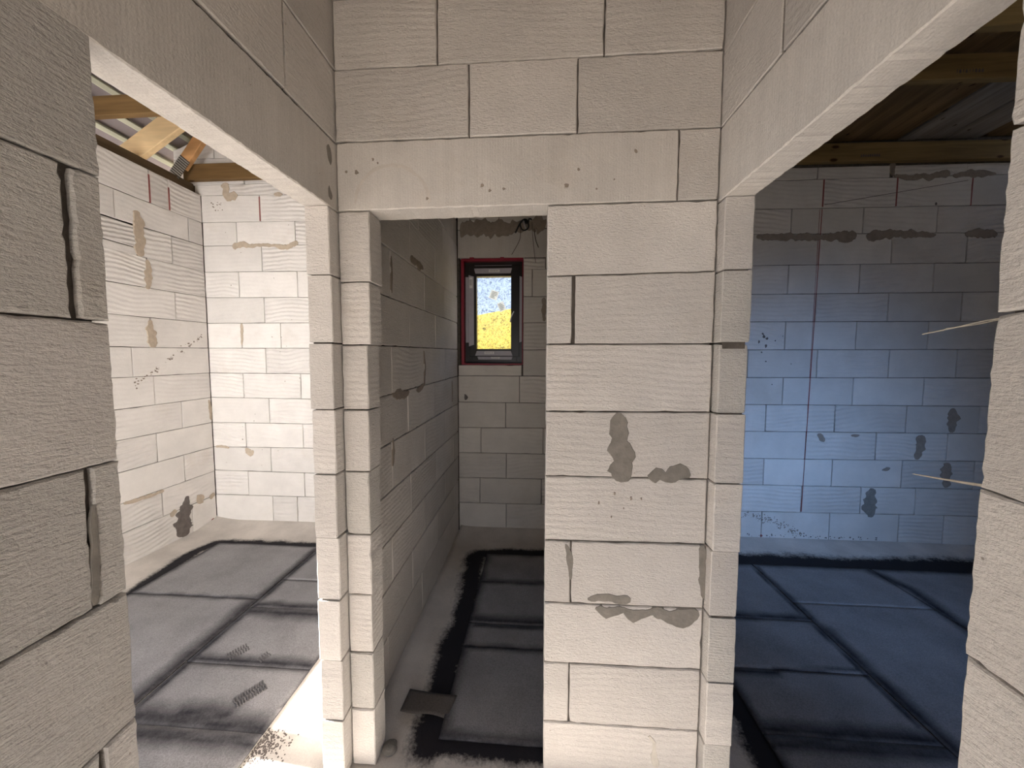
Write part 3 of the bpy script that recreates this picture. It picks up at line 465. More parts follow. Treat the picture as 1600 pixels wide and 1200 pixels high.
# ------------------------------------------------------------------ right partition with its doorway
RW = Plane('X', XR, 1)
wr = core('wall_right', RW, [(-2.5, -.775, -.1, 2.15), (-.035, 1.97, -.1, 2.13), (-2.5, 1.97, 2.19, 3.3)], TR)
dr = D['right_near']; course_wall(RW, TR, -2.52, -.762, range(0, 9), dr, (-1.0, -.76), M['aac'], wr, .013, .0015, gap=.0025, phase=.1)
d3 = {'L': {k: (k * .24, k * .24) for k in range(0, 14)}, 'J': {}}; d3['L'][9] = (2.156, 2.156)
course_wall(RW, TR, -.042, 1.97, range(0, 9), d3, (0, 1), M['aac'], wr, .03, .0018, ends=lambda r: (-.042 + (.004, -.002, .001)[r % 3], 1.97), mats=[M['aac'], M['aac_rough']])
course_wall(RW, TR, .15, 1.97, [9], d3, (0, 1), M['aac'], wr, .05, .0016)
block(RW, [(-1.18, 2.142), (.146, 2.159), (.146, 2.402), (-1.18, 2.362)], TR, M['lintel'], wr, .012, .0014, name='lintel')
d4 = {'L': {9: (2.14, 2.14), 10: (2.364, 2.4035), 11: (2.64, 2.63), 12: (2.88, 2.88), 13: (3.12, 3.12)}, 'J': {11: [(-.56, .004)], 10: [(-1.45, .004)]}}
course_wall(RW, TR, -2.52, 1.97, [10, 11, 12], d4, (-1.2, 0), M['aac'], wr, .04, .0016)
course_wall(RW, TR, -2.52, -1.185, [9], d4, (-1.2, 0), M['aac'], wr, .05, .0016)
# ------------------------------------------------------------------ outer walls
BL = Plane('Y', YBL, 1); BM = Plane('Y', YBM, 1); BR = Plane('Y', YBR, 1); LR = Plane('X', -3.17, -1)
bl = core('wall_back_left', BL, [(-3.40, XL - TL + .01, -.1, 3.36)], .24)
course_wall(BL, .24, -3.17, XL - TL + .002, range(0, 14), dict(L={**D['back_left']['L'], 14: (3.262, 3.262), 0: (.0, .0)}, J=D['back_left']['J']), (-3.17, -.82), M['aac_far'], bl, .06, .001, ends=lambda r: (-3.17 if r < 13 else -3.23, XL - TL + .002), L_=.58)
# gable above the plate at the far end of the left room: stepped blocks cut to the roof slope
SL = math.tan(math.radians(35)); roofz = lambda x: 3.66 + SL * (x + 3.40)
for r in range(14, 22):
    z0 = 3.262 + (r - 14) * .24; z1 = z0 + .24 - .004; x = -3.43
    xs = [-3.43, -3.02, -2.44, -1.86, -1.28] if r % 2 else [-3.43, -2.73, -2.15, -1.57, -1.0]
    for a, b in zip(xs, xs[1:] + [XL]):
        za, zb = min(z1, roofz(a) - .06), min(z1, roofz(b) - .06)
        if zb - z0 < .03: continue
        if za < z0 + .012: a = a + (z0 + .012 - za) / SL; za = z0 + .012
        if zb < z1 or za > z1 - .001 or True:
            block(BL, [(a, z0), (b - .004, z0), (b - .004, zb), (a, za)], .24, M['aac_far'], bl, .08, .003)
dwm = D['back_middle']; dwm['L'][0] = (0.0, 0.0); D['back_right']['L'][0] = (0.0, 0.0)
bm_ = core('wall_back_middle', BM, [(-.81, XR + .09, -.1, 1.578), (-.81, -.715, 1.5, 3.3), (-.118, XR + .09, 1.5, 3.3), (-.81, XR + .09, 2.57, 3.36)], .24)
WO = (-.701, -.131, 1.584, 2.553)
course_wall(BM, .24, XL, XR, range(0, 6), dwm, (-.72, .61), M['aac_dim'], bm_, .05, .001)
# course under the sill, cut round the opening
block(BM, [(XL, 1.483), (-.143, 1.483), (-.143, 1.580), (XL, 1.580)], .24, M['aac_dim'], bm_)
block(BM, [(-.127, 1.484), (.46, 1.484), (.46, 1.719), (-.127, 1.719)], .24, M['aac_dim'], bm_)
course_wall(BM, .24, -.127, XR, range(7, 10), dwm, (-.72, .61), M['aac_dim'], bm_, .05, .001)
block(BM, [(-.127, 2.450), (.07, 2.443), (.07, 2.543), (-.127, 2.545)], .24, M['aac_dim'], bm_); block(BM, [(.074, 2.45), (.6, 2.45), (.6, 2.55), (.074, 2.55)], .24, M['aac_dim'], bm_)
block(BM, [(XL, 2.557), (.22, 2.549), (.22, 2.800), (XL, 2.803)], .24, M['lintel'], bm_, .05, .001, name='lintel')
block(BM, [(.224, 2.553), (.6, 2.553), (.6, 2.8), (.224, 2.8)], .24, M['aac_dim'], bm_)
course_wall(BM, .24, XL, XR, range(11, 14), {'L': {11: (2.806, 2.806), 12: (2.92, 2.92), 13: (3.16, 3.16), 14: (3.36, 3.36)}, 'J': {11: [(-.62, .004), (-.35, .004)], 12: [(-.4, .004)]}}, (0, 1), M['aac_dim'], bm_, .06, .001)
br = core('wall_back_right', BR, [(XR + .01, 4.30, -.1, 3.46)], .24)
course_wall(BR, .24, XR + TR - .002, 4.20, range(0, 14), dict(L={**D['back_right']['L'], 14: (3.255, 3.23)}, J=D['back_right']['J']), (.71, 4.2), M['aac_dim'], br, .06, .001, L_=.575)
wlr = core('wall_far_left', LR, [(-2.7, -1.81, -.1, 3.14), (.81, 1.975, -.1, 3.14), (-.29, 1.975, -.1, 1.12), (-.29, -.17, -.1, 3.14), (-2.7, 1.975, 2.41, 3.14)], .24)
WSK = [(-1.8, .8, 1.45, 2.35)]
dlr = D['left_room']; dlr['L'][0] = (0.0, 0.0); dJ = dict(dlr['J'])
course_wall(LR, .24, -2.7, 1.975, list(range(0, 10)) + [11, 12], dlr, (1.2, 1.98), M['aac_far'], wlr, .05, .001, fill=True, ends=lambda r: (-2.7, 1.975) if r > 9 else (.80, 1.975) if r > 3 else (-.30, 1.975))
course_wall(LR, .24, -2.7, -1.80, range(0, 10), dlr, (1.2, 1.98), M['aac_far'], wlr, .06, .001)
zz = lambda n, u: lerpline(dlr['L'][n], (1.2, 1.98), u)
block(LR, [(1.425, zz(10, 1.43)), (1.675, zz(10, 1.67)), (1.675, zz(11, 1.67) - .004), (1.425, zz(11, 1.43) - .004)], .24, M['aac_far'], wlr)
block(LR, [(1.679, zz(10, 1.68)), (1.975, zz(10, 1.97)), (1.975, zz(11, 1.97) - .004), (1.679, zz(11, 1.68) - .004)], .24, M['aac_far'], wlr)
for a, b in ((-2.7, -2.2), (-2.196, -1.6), (-1.596, -1.0), (-.996, -.4), (-.396, .2), (.204, .80), (.804, 1.396)):
    block(LR, [(a, 2.424), (b, 2.424), (b, 2.505), (a, 2.505)], .24, M['aac_far'], wlr)
    block(LR, [(a, 2.51), (b, 2.51), (b, 2.672), (a, 2.672)], .24, M['aac_far'], wlr)
# ------------------------------------------------------------------ front wall with the openings the daylight enters by, and the far right wall
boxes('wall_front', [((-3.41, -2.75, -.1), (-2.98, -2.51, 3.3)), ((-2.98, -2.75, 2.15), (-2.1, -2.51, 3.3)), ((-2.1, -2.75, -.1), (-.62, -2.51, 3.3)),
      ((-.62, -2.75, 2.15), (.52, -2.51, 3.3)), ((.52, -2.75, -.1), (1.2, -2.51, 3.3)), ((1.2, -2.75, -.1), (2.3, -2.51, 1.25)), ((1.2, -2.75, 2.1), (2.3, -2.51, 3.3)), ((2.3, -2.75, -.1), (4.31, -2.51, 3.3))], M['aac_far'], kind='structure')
boxes('wall_far_right', [((4.20, -2.75, -.1), (4.44, 2.2, 3.3))], M['aac_dim'], kind='structure')
w2 = boxes('window_2', [((-3.36, .19, 1.13), (-3.29, .31, 2.41)), ((-3.36, .74, 1.13), (-3.29, .80, 2.41)), ((-3.36, -.22, 1.13), (-3.29, -.16, 2.41)), ((-3.36, -.16, 1.13), (-3.29, .8, 1.17)), ((-3.36, -.16, 2.36), (-3.29, .8, 2.41)),
   ((-3.36, -1.80, 0), (-3.29, -1.74, 2.41)), ((-3.36, -.36, 0), (-3.29, -.30, 2.41)), ((-3.36, -1.8, 2.36), (-3.29, -.3, 2.41)), ((-3.36, -1.08, 0), (-3.29, -1.02, 2.36))], M['frame'], kind='structure')  # full-height door frame is added so more sun bounces into the left room
boxes('window_3', [((1.2, -2.68, 1.25), (2.3, -2.61, 1.31)), ((1.2, -2.68, 2.04), (2.3, -2.61, 2.1)), ((1.2, -2.68, 1.25), (1.26, -2.61, 2.1)), ((2.24, -2.68, 1.25), (2.3, -2.61, 2.1))], M['frame'], kind='structure')
# unseen slab outside the entrance, added to limit the sun coming in
boxes('sun_shield_1', [((-1.0, -4.0, 2.3), (.9, -2.75, 2.45))], M['aac_far'], kind='structure')
# ------------------------------------------------------------------ roof and ceilings
def roof_plane():
    bm = bmesh.new(); a, b = (-4.5, roofz(-4.5)), (XL + .3, roofz(XL + .3)); y0, y1 = -2.9, 2.35; t = .012
    vs = [bm.verts.new(v) for v in ((a[0], y0, a[1]), (b[0], y0, b[1]), (b[0], y1, b[1]), (a[0], y1, a[1]), (a[0], y0, a[1] + t), (b[0], y0, b[1] + t), (b[0], y1, b[1] + t), (a[0], y1, a[1] + t))]
    for f in ((0, 1, 2, 3), (4, 5, 6, 7), (0, 1, 5, 4), (1, 2, 6, 5), (2, 3, 7, 6), (3, 0, 4, 7)): bm.faces.new([vs[i] for i in f])
    return from_bm('ceiling_left', bm, M['membrane'], kind='structure')
cl = roof_plane()
for k in range(14):
    xb = -3.70 + .13 * k + (.13 * max(0, k - 5)); z = roofz(xb) - .020
    bar('batten', (xb, -2.8, z), (xb, 2.3, z), .045, .03, M['batten'], up=(-SL, 0, 1), parent=cl)
bm = bmesh.new(); tri = [(-3.41, 3.3), (XL, 3.3), (XL, roofz(XL) - .02), (-3.41, roofz(-3.41) - .02)]
A = [bm.verts.new((x, -2.72, z)) for x, z in tri]; B = [bm.verts.new((x, -2.6, z)) for x, z in tri]
bm.faces.new(A); bm.faces.new(B)
for i in range(4): bm.faces.new((A[i], A[(i + 1) % 4], B[(i + 1) % 4], B[i]))
from_bm('wall_front_gable', bm, M['aac_far'], kind='structure')
cm = boxes('ceiling', [((XL - .02, -2.75, 3.43), (XR + .12, 2.2, 3.45))], M['board'], kind='structure')
# timbers over the left room
bar('wall_plate', (-3.29, -2.6, 3.222), (-3.29, 2.2, 3.222), .10, .108, M['plate'], label='weathered brown timber plate lying along the top of the left room wall', cat='beam')
j = bar('ceiling_joist', (-3.26, 1.925, 3.345), (XL - .1, 1.925, 3.335), .05, .14, M['joist'], label='ochre timber joist close to the back wall of the left room', cat='beam')
bar('ceiling_joist', (-3.26, 1.025, 3.305), (XL - .1, 1.025, 3.305), .045, .125, M['joist'], label='brown timber joist crossing the left room nearest the doorway', cat='beam')
bar('rafter', (-3.42, 1.55, 3.268), (-2.0, 1.55, 3.268 + 1.42 * .6), .05, .175, M['rafter'], label='bright fresh pine rafter rising from the timber plate in the left room', cat='beam')
rf = bar('rafter', (-3.215, 1.85, 3.275 + .07 * 1.22), (-2.85, 1.85, 3.275 + .435 * 1.22), .045, .10, M['orange'], label='short orange timber with a punched steel plate in the far corner of the left room', cat='beam')
dd = Vector((1, 0, 1.22)).normalized(); uu = Vector((-1.22, 0, 1)).normalized()
c0 = Vector((-3.213, 1.85, 3.350))
bm = bmesh.new()
n_ = 9; W_, L2 = .11, .18
for i in range(n_):
    a = c0 + dd * (-L2 / 2 + L2 * i / n_); b = c0 + dd * (-L2 / 2 + L2 * (i + .58) / n_); vs = []
    for yy in (1.824, 1.8265):
        for p_ in (a - uu * W_ / 2, b - uu * W_ / 2, b + uu * W_ / 2, a + uu * W_ / 2): vs.append(bm.verts.new((p_.x, yy, p_.z)))
    for f in ((0, 1, 2, 3), (4, 5, 6, 7), (0, 1, 5, 4), (1, 2, 6, 5), (2, 3, 7, 6), (3, 0, 4, 7)): bm.faces.new([vs[k] for k in f])
np_ = from_bm('nail_plate', bm, M['metal'], parent=rf); np_['label'] = 'galvanised punched nail plate'
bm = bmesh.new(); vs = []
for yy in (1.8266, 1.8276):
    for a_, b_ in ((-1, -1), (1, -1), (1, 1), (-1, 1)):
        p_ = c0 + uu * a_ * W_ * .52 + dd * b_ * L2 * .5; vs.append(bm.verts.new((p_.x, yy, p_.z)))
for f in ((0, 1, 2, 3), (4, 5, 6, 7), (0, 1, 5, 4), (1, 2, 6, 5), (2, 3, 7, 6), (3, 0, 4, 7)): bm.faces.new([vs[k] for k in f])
from_bm('plate_hole_shade', bm, M['hole'], parent=rf)  # dark sheet painted as the shade inside the punched holes
# timbers over the right room
J1 = bar('ceiling_joist', (XR + TR + .01, 1.955, 3.355), (4.19, 1.955, 3.305), .05, .145, M['joist_dark'], label='yellowish timber joist running along the top of the right room back wall', cat='beam')
J2 = bar('ceiling_joist', (XR + TR + .01, 1.10, 3.36), (4.19, 1.10, 3.31), .045, .14, M['joist_dark'], label='stamped timber joist in the middle of the right room ceiling', cat='beam')
J3 = bar('ceiling_joist', (XR + TR + .01, .755, 3.355), (4.19, .755, 3.315), .045, .14, M['joist_dark'], label='dark timber joist of the right room nearest the right doorway lintel', cat='beam')
def stamp(parent, x, y, z, n=9):
    bm = bmesh.new()
    for i in range(n):
        h = random.uniform(.012, .02)
        if random.random() < .8: box(bm, (x + i * .017, y - .0008, z), (x + i * .017 + .010, y + .002, z + h))
        box(bm, (x + i * .017 + .004, y - .0008, z + .003), (x + i * .017 + .007, y + .002, z + .022))
    from_bm('stamp_mark', bm, M['spot'], parent=parent, kind='stuff')
stamp(J1, 2.62, 1.930, 3.285); stamp(J2, 2.42, 1.077, 3.295)
cr_ = boxes('ceiling_right', [((XR + TR, -2.5, 3.455), (4.2, 2.0, 3.465))], M['board'], kind='structure')
xs = [.72, 1.05, 1.42, 1.78, 2.12, 2.50, 2.93, 3.07, 3.27, 3.54, 3.80, 4.18]
for i, (a, b) in enumerate(zip(xs, xs[1:])):
    white = i in (6, 7, 8)
    z = 3.43 + (.004 if i % 2 else 0) - (.006 if white else 0)
    boxes('board', [((a + .003, -2.4, z), (b - .003, 1.975, z + .022))], M['board_white'] if white else M['board'], bev=.002, parent=cr_)
# ------------------------------------------------------------------ mortar patches and marks
PL = {'wall_centre': (C, wc), 'wall_back_right': (BR, br), 'wall_back_left': (BL, bl), 'wall_left_room': (LR, wlr), 'wall_left': (LW, wl), 'wall_back_middle': (BM, bm_)}
for i, (w, mm, c, pts) in enumerate(S):
    pl, par = PL[w]; blob(pl, pts, mm * .0012, M['m' + c], par, seed=i * 3.7)
# mortar squeezed into the corner seams and the wide butt joints
blob(Plane('Y', .006, 1), [(.127, 1.70, .004), (.127, 1.80, .0045), (.127, 1.90, .004)], .001, M['joint'], wc, 'joint_filler')
spots(C, [(-.69, 2.295, .006), (-.652, 2.293, .009), (-.59, 2.336, .006), (-.573, 2.322, .004), (-.395, 2.195, .006), (-.198, 2.233, .008), (-.17, 2.215, .006), (-.121, 2.22, .006), (.097, 2.224, .009), (.138, 2.276, .006), (.20, 2.21, .004), (.26, 2.24, .004), (.33, 2.33, .008)], M['mb'], wc, 'stain_spot')
spots(C, [(.11 + random.random() * .3, 1.05 + random.random() * .1, .004 + random.random() * .004, .6) for i in range(6)], M['mb'], wc, 'stain_spot')
spots(BR, [(1.955, 1.86, .010), (1.965, 1.835, .016), (1.99, 1.82, .012), (1.925, 1.79, .016, .6), (1.985, 1.755, .02, .5), (1.95, 1.70, .008), (2.06, 1.80, .007), (1.99, 1.62, .008), (2.12, 1.84, .004), (1.96, 1.85, .005), (2.05, 1.42, .006), (2.2, 1.6, .005), (3.27, 2.92, .016, .6), (2.58, .53, .004)], M['spot'], br, 'dark_splash')
sp_ = []
for i in range(150):
    t = random.random(); u = 1.87 + .50 * t + random.gauss(0, .02); z = .25 - .18 * t ** 1.6 + random.gauss(0, .018); sp_.append((u, max(z, .05), random.uniform(.002, .008)))
spots(BR, sp_, M['mb'], br, 'mortar_splash')
spots(BR, [(random.uniform(1.9, 3.0), random.uniform(.05, .075), random.uniform(.002, .007)) for i in range(60)], M['spot'], br, 'dark_splash')
spots(BR, [(2.02, .058, .014)], M['red'], br, 'red_mark')
sp_ = []
for i in range(90):
    t = random.random(); u = 1.31 + .62 * t + random.gauss(0, .012); z = 1.42 + .44 * t + random.gauss(0, .014)
    if .33 < t < .42 or .55 < t < .62: continue
    sp_.append((u, z, random.uniform(.002, .008), 1.4))
spots(LR, sp_, M['mb'], wlr, 'dark_scuff')
spots(LR, [(1.93, .055, .02)], M['red'], wlr, 'red_mark')
spots(BL, [(random.uniform(-3.1, -2.95), random.uniform(3.02, 3.1), random.uniform(.003, .008)) for i in range(14)] + [(random.uniform(-3.1, -1.9), random.uniform(.1, 2.9), random.uniform(.002, .007)) for i in range(26)], M['mb'], bl, 'stain_spot')
def strip(pl, a, b, w, mat, parent, name, T=.0012):
    bm = bmesh.new(); d = Vector((b[0] - a[0], b[1] - a[1])).normalized(); n = Vector((-d.y, d.x)) * w / 2
    vs = [bm.verts.new(pl(x, z, dd_)) for dd_ in (.003, -T) for x, z in ((a[0] - n.x, a[1] - n.y), (b[0] - n.x, b[1] - n.y), (b[0] + n.x, b[1] + n.y), (a[0] + n.x, a[1] + n.y))]
    for f in ((0, 1, 2, 3), (4, 5, 6, 7), (0, 1, 5, 4), (1, 2, 6, 5), (2, 3, 7, 6), (3, 0, 4, 7)): bm.faces.new([vs[i] for i in f])
    return from_bm(name, bm, mat, parent=parent)
strip(BR, (2.384, 2.90), (2.348, .29), .006, M['red'], br, 'chalk_line')
strip(BR, (2.366, 2.90), (2.352, .29), .003, M['red'], br, 'chalk_line')
strip(BR, (2.387, 3.14), (2.386, 2.92), .011, M['red'], br, 'red_joint'); strip(BR, (2.963, 3.14), (2.962, 2.91), .010, M['red'], br, 'red_joint'); strip(BR, (3.536, 3.14), (3.534, 2.90), .008, M['red'], br, 'red_joint')
strip(BR, (2.40, 2.935), (3.5, 3.10), .004, M['spot'], br, 'pencil_line')
strip(BL, (-2.592, 3.14), (-2.592, 2.92), .012, M['red'], bl, 'red_joint')
strip(LR, (1.518, 3.13), (1.518, 2.905), .014, M['red'], wlr, 'red_joint'); strip(LR, (1.676, 3.10), (1.676, 2.91), .012, M['red'], wlr, 'red_joint')
# splinters standing out of the joints of the near right jamb
tube('splinter', [(.628, -.775, 1.678), (.63, -.735, 1.675), (.63, -.70, 1.669), (.63, -.655, 1.6625)], .0009, M['tie'], 5, parent=wr)
tube('splinter', [(.630, -.775, 1.680), (.632, -.73, 1.672), (.628, -.69, 1.6685)], .0007, M['tie'], 5, parent=wr)
bm = bmesh.new()
pts = [(-.775, 1.447, .0045), (-.735, 1.4405, .0035), (-.70, 1.4355, .0022), (-.657, 1.430, .001)]
R2 = []
for y, z, w in pts: R2.append([bm.verts.new((.630 + a, y, z + b)) for a, b in ((-.0015, -w * .5), (.0015, -w * .5), (.0015, w * .5), (-.0015, w * .5))])
for a, b in zip(R2, R2[1:]):
    for i in range(4): bm.faces.new((a[i], a[(i + 1) % 4], b[(i + 1) % 4], b[i]))
bm.faces.new(R2[0]); bm.faces.new(R2[-1]); from_bm('splinter', bm, M['tie'], parent=wr)
# lump of mortar at the foot of the left pillar
bm = bmesh.new(); bmesh.ops.create_icosphere(bm, subdivisions=3, radius=.03)
for v in bm.verts:
    v.co *= 1 + .25 * noise.noise(v.co * 40); v.co.z *= .45; v.co += Vector((-.600, .065, .008))
from_bm('mortar_lump', bm, M['mg'], label='small lump of grey mortar on the floor at the foot of the left pillar', cat='mortar')
# ------------------------------------------------------------------ window of the small room
YW = YBM + .055
w1 = bpy.data.objects.new('window_1', None); COL.objects.link(w1); w1.location = (-.415, YW, 1.584); w1['kind'] = 'structure'; w1['label'] = 'small dark framed window with protective film in the back wall'
bpy.context.view_layer.update()
def wpart(name, lst, mat, bev=.0015, label=None, parent=None):
    o = boxes(name, lst, mat, bev=bev, parent=parent or w1)
    if label: o['label'] = label
    return o
x0, x1, z0, z1 = WO
wpart('frame', [((x0 + .028, YW, z0 + .028), (x0 + .095, YW + .07, z1 - .02)), ((x1 - .06, YW, z0 + .028), (x1 - .0, YW + .07, z1 - .02)), ((x0 + .095, YW, z1 - .085), (x1 - .06, YW + .07, z1 - .02)), ((x0 + .095, YW, z0 + .028), (x1 - .06, YW + .07, z0 + .09)), ((x0, YW + .03, z0 - .01), (x1, YW + .1, z0 + .03)), ((x0, YW + .03, z1 - .03), (x1, YW + .1, z1 + .006)), ((x0 - .01, YW + .03, z0), (x0 + .03, YW + .1, z1)), ((x1 - .01, YW + .03, z0), (x1 + .01, YW + .1, z1))], M['frame'])
GX0, GX1, GZ0, GZ1 = -.565, -.243, 1.731, 2.398
wpart('sash', [((x0 + .072, YW - .016, z0 + .075), (GX0, YW + .055, z1 - .06)), ((GX1, YW - .016, z0 + .075), (x1 - .035, YW + .055, z1 - .06)), ((GX0, YW - .016, GZ1), (GX1, YW + .055, z1 - .06)), ((GX0, YW - .016, z0 + .075), (GX1, YW + .055, GZ0))], M['frame'], .003)
wpart('sealing_tape', [((x0, YBM + .005, z0), (x0 + .026, YW + .03, z1 - .02)), ((x0, YBM + .005, z1 - .024), (x1, YW + .03, z1 - .002)), ((x0, YBM + .0, z0), (x1, YW + .03, z0 + .012)), ((x1 - .008, YBM + .012, z0), (x1, YW + .03, z1)), ((-.62, YBM - .006, z1 - .010), (-.58, YBM + .02, z1 + .006)), ((-.34, YBM - .006, z1 - .010), (-.305, YBM + .02, z1 + .004))], M['redtape'], .002, 'dark red sealing tape round the opening')
fy = YW - .004; sy = YW - .020
def strip_film(xa, za, xb, zb, y, cut, d):
    """strip of peel-off film with mitred ends"""
    bm = bmesh.new()
    if d == 'h': P4 = [(xa + cut[0], za), (xb - cut[0], za), (xb - cut[1], zb), (xa + cut[1], zb)]
    else: P4 = [(xa, za + cut[0]), (xb, za + cut[1]), (xb, zb - cut[1]), (xa, zb - cut[0])]
    A = [bm.verts.new((x, y, z)) for x, z in P4]; B = [bm.verts.new((x, y + .005, z)) for x, z in P4]
    bm.faces.new(A); bm.faces.new(B)
    for i in range(4): bm.faces.new((A[i], A[(i + 1) % 4], B[(i + 1) % 4], B[i]))
    o = from_bm('protective_film', bm, M['film'], parent=w1); return o
strip_film(-.585, 2.475, -.237, 2.500, fy, (.02, 0), 'h'); strip_film(-.585, 2.422, -.235, 2.468, sy, (.012, 0), 'h')
strip_film(-.668, 1.79, -.640, 2.395, fy, (.0, .0), 'v'); strip_film(-.636, 1.755, -.588, 2.410, sy, (.0, .015), 'v')
strip_film(-.578, 1.668, -.228, 1.712, sy, (0, .015), 'h'); strip_film(-.560, 1.632, -.228, 1.662, fy, (.01, .0), 'h')
strip_film(-.168, 1.79, -.142, 2.40, fy, (0, .01), 'v')
def tag_label(x, z, w, h, y):
    o = wpart('label_sticker', [((x, y - .001, z), (x + w, y + .003, z + h))], M['label'], .0005)
    bm = bmesh.new()
    for i in range(10): xx = x + w * (.1 + .08 * i); box(bm, (xx, y - .0018, z + h * .25), (xx + w * random.uniform(.02, .045), y + .002, z + h * .8))
    from_bm('barcode', bm, M['ink'], parent=o, kind='stuff')
tag_label(-.448, 2.433, .10, .024, sy); tag_label(-.629, 2.29, .03, .10, sy); tag_label(-.49, 1.683, .09, .022, sy); tag_label(-.43, 1.642, .08, .015, fy)
# glass with its wrinkled film
m, n, b = newmat('film_covered_glass'); q = N(n); n.nodes.remove(b); out = [x for x in n.nodes if x.type == 'OUTPUT_MATERIAL'][0]
tr = q('BsdfTransparent'); tl = q('BsdfTranslucent'); gl = q('BsdfGlossy'); gl.inputs['Roughness'].default_value = .15
mx = q('MixShader'); mx2 = q('MixShader'); mx2.inputs[0].default_value = .015
p = q.pos(); wr_ = q.noise(p, 30, 5, .85, 2.2); tint = q.ramp(wr_, .38, (.30, .33, .38), .50, (.84, .86, .88)); q.l(tint, tr.inputs[0])
tl.inputs[0].default_value = (.8, .82, .84, 1); mx.inputs[0].default_value = .03
q.l(tr.outputs[0], mx.inputs[1]); q.l(tl.outputs[0], mx.inputs[2]); q.l(mx.outputs[0], mx2.inputs[1]); q.l(gl.outputs[0], mx2.inputs[2])
q.l(mx2.outputs[0], out.inputs[0]); nb = q.bump(wr_, .6, .004); q.l(nb, tl.inputs['Normal']); q.l(nb, gl.inputs['Normal']); M['glass'] = m
wpart('glass_pane', [((GX0, YW + .018, GZ0), (GX1, YW + .024, GZ1))], M['glass'], .0)
def sticker(cx, cz, w, h, ang):
    bm = bmesh.new(); box(bm, (-w / 2, 0, -h / 2), (w / 2, .003, h / 2)); bmesh.ops.rotate(bm, verts=bm.verts, matrix=Matrix.Rotation(ang, 3, 'Y'))
    bmesh.ops.translate(bm, verts=bm.verts, vec=(cx, YW + .010, cz)); o = from_bm('glass_sticker', bm, M['paper'], parent=w1)
    bm = bmesh.new()
    for k in range(5): box(bm, (-w * .35, 0, -h * .35 + k * h * .16), (w * random.uniform(.1, .38), .003, -h * .35 + k * h * .16 + h * .06))
    bmesh.ops.rotate(bm, verts=bm.verts, matrix=Matrix.Rotation(ang, 3, 'Y')); bmesh.ops.translate(bm, verts=bm.verts, vec=(cx, YW + .0085, cz)); from_bm('printed_lines', bm, M['ink'], parent=o, kind='stuff')
sticker(-.405, 2.232, .078, .082, math.radians(20)); sticker(-.333, 2.125, .062, .085, math.radians(-22))
tube('handle_spindle', [(-.247, YW - .05, 1.975), (-.238, YW - .05, 2.02), (-.214, YW - .052, 2.07)], .005, M['label'], parent=w1)
# ------------------------------------------------------------------ cables hanging out of the lintel
root = bpy.data.objects.new('electric_cable', None); COL.objects.link(root); root.location = (-.12, 1.99, 2.83); root['label'] = 'bundle of black cable ends coming out of the wall above the small window'; root['category'] = 'cable'
bpy.context.view_layer.update()
yw = YBM - .012
tube('black_cable', [(-.09, YBM + .03, 2.835), (-.10, yw - .02, 2.865), (-.13, yw - .04, 2.862), (-.165, yw - .03, 2.825), (-.20, yw - .03, 2.755)], .0075, M['black'], parent=root)
tube('black_cable', [(-.10, YBM + .03, 2.835), (-.12, yw - .03, 2.86), (-.155, yw - .045, 2.83), (-.145, yw - .04, 2.785), (-.115, yw - .03, 2.775), (-.085, yw - .03, 2.80), (-.09, yw - .02, 2.845), (-.12, yw - .02, 2.863)], .0065, M['black'], parent=root)
tube('black_cable', [(-.09, YBM + .03, 2.84), (-.08, yw - .03, 2.87), (-.055, yw - .04, 2.862)], .006, M['black'], parent=root)
tube('grey_cable', [(-.13, yw - .035, 2.86), (-.12, yw - .045, 2.82), (-.105, yw - .04, 2.785)], .008, M['greycable'], parent=root)
tube('thin_wire', [(-.155, yw + .004, 2.80), (-.16, yw + .004, 2.72), (-.185, yw + .004, 2.66), (-.235, yw + .004, 2.575)], .0022, M['thinwire'], parent=root)
tube('thin_wire', [(-.055, yw + .006, 2.86), (-.045, yw + .004, 2.72), (-.03, yw + .004, 2.58), (-.018, yw + .004, 2.50)], .0020, M['thinwire'], parent=root)
tube('thin_wire', [(-.035, yw + .006, 2.80), (-.02, yw, 2.70), (.006, yw - .01, 2.63)], .0032, M['thinwire'], parent=root)
# ------------------------------------------------------------------ loose things on the floor
bm = bmesh.new(); nx, ny = 14, 7; G = []
edge = [(-.603, .312), (-.372, .306), (-.395, .204), (-.612, .207)]
for layer in (0, 1):
    g = []
    for jy in range(ny + 1):
        row = []
        for ix in range(nx + 1):
            s, t = ix / nx, jy / ny
            x = (edge[3][0] * (1 - s) + edge[2][0] * s) * (1 - t) + (edge[0][0] * (1 - s) + edge[1][0] * s) * t
            y = (edge[3][1] * (1 - s) + edge[2][1] * s) * (1 - t) + (edge[0][1] * (1 - s) + edge[1][1] * s) * t
            z = .014 + .010 * (1 - s) ** 2 * 1.2 + .007 * math.sin(s * 5) * (1 - t) + .004 * t
            y += (-.008 * math.sin(s * 6.5)) * (1 - t)
            row.append(bm.verts.new((x, y, z - (.004 if layer else 0))))
        g.append(row)
    G.append(g)
for g in G:
    for jy in range(ny):
        for ix in range(nx): bm.faces.new((g[jy][ix], g[jy][ix + 1], g[jy + 1][ix + 1], g[jy + 1][ix]))
ringi = [(0, i) for i in range(nx + 1)] + [(j_, nx) for j_ in range(1, ny + 1)] + [(ny, i) for i in range(nx - 1, -1, -1)] + [(j_, 0) for j_ in range(ny - 1, 0, -1)]
for k in range(len(ringi)):
    a, b = ringi[k], ringi[(k + 1) % len(ringi)]
    bm.faces.new((G[0][a[0]][a[1]], G[0][b[0]][b[1]], G[1][b[0]][b[1]], G[1][a[0]][a[1]]))
for f in bm.faces: f.smooth = True
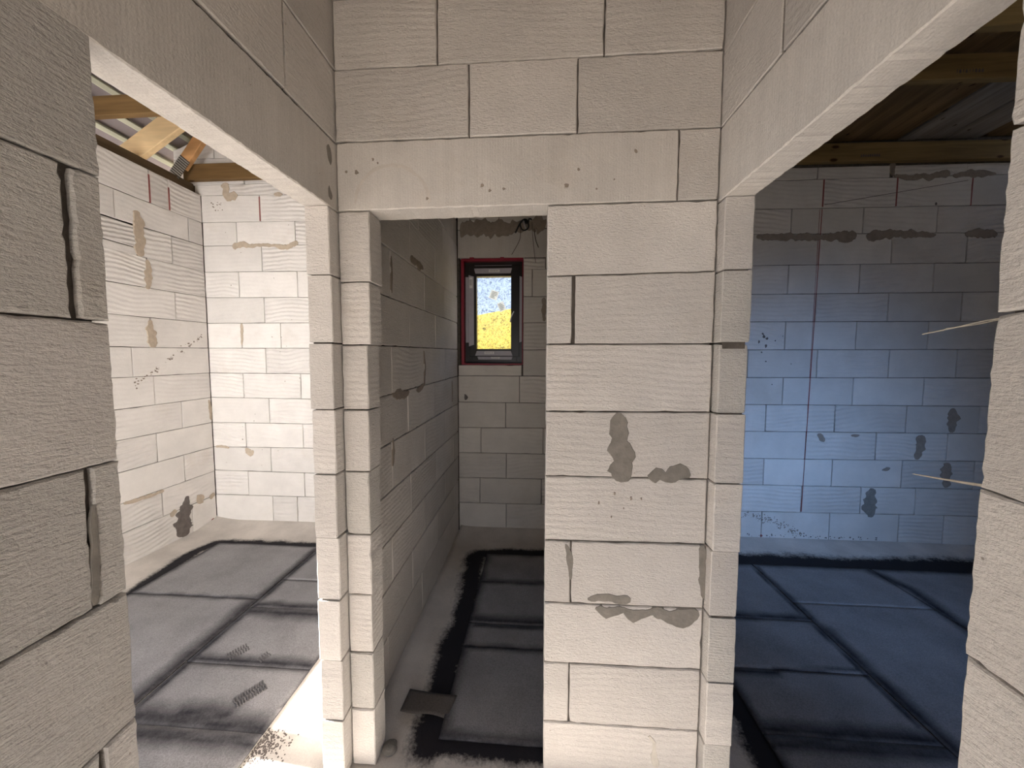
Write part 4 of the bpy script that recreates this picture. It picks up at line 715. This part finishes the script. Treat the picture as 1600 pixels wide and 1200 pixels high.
from_bm('felt_offcut', bm, plain('felt_offcut_surface', (.11, .095, .085), nz=.2, nsc=150, bmp=.001), label='small rectangular offcut of dark roofing felt lying loose on the floor', cat='offcut')
# boot prints pressed into the felt of the left room
def prints(cx, cy, ang, L, W, n):
    bm = bmesh.new()
    for i in range(n):
        t = (i / (n - 1) - .5) * L
        for s in (-.25, .25):
            w = W * .42; a = s * W; p = [(t, a - w / 2), (t + L / n * .45, a - w / 2), (t + L / n * .45 + .004, a + w / 2), (t + .004, a + w / 2)]
            P3 = [(cx + x * math.cos(ang) - y * math.sin(ang), cy + x * math.sin(ang) + y * math.cos(ang)) for x, y in p]
            A = [bm.verts.new((x, y, .0115)) for x, y in P3]; B = [bm.verts.new((x, y, .006)) for x, y in P3]
            bm.faces.new(A); bm.faces.new(B)
            for k in range(4): bm.faces.new((A[k], A[(k + 1) % 4], B[(k + 1) % 4], B[k]))
    from_bm('boot_print', bm, M['felt_dark'], parent=FLOOR, kind='stuff')
M['felt_dark'] = plain('pressed_felt', (.13, .122, .125), nz=.3, nsc=90)
prints(-1.64, .48, 1.0, .085, .07, 8); prints(-1.375, .25, 1.0, .12, .075, 12); prints(-1.47, .455, 1.2, .05, .05, 5)
# ------------------------------------------------------------------ outside
boxes('ground', [((-14, -16, -.4), (14, -2.76, -.18)), ((-14, 2.25, -.4), (14, 9, -.25))], M['outside'], kind='structure')
bm = bmesh.new(); nx, ny = 24, 20; V = []
for j_ in range(ny + 1):
    V.append([])
    for i in range(nx + 1):
        x = -50 + 100 * i / nx; y = 8.5 + 52 * (j_ / ny); t = (y - 8.5) / 52
        z = -.3 + 11.6 * t + .25 * noise.noise(Vector((x * .12, y * .12, 0))) + .17 * x * t
        V[-1].append(bm.verts.new((x, y, z)))
for j_ in range(ny):
    for i in range(nx): bm.faces.new((V[j_][i], V[j_][i + 1], V[j_ + 1][i + 1], V[j_ + 1][i]))
from_bm('field_ground', bm, M['field'], kind='structure', label='yellow flowering rapeseed field rising beyond the small window')
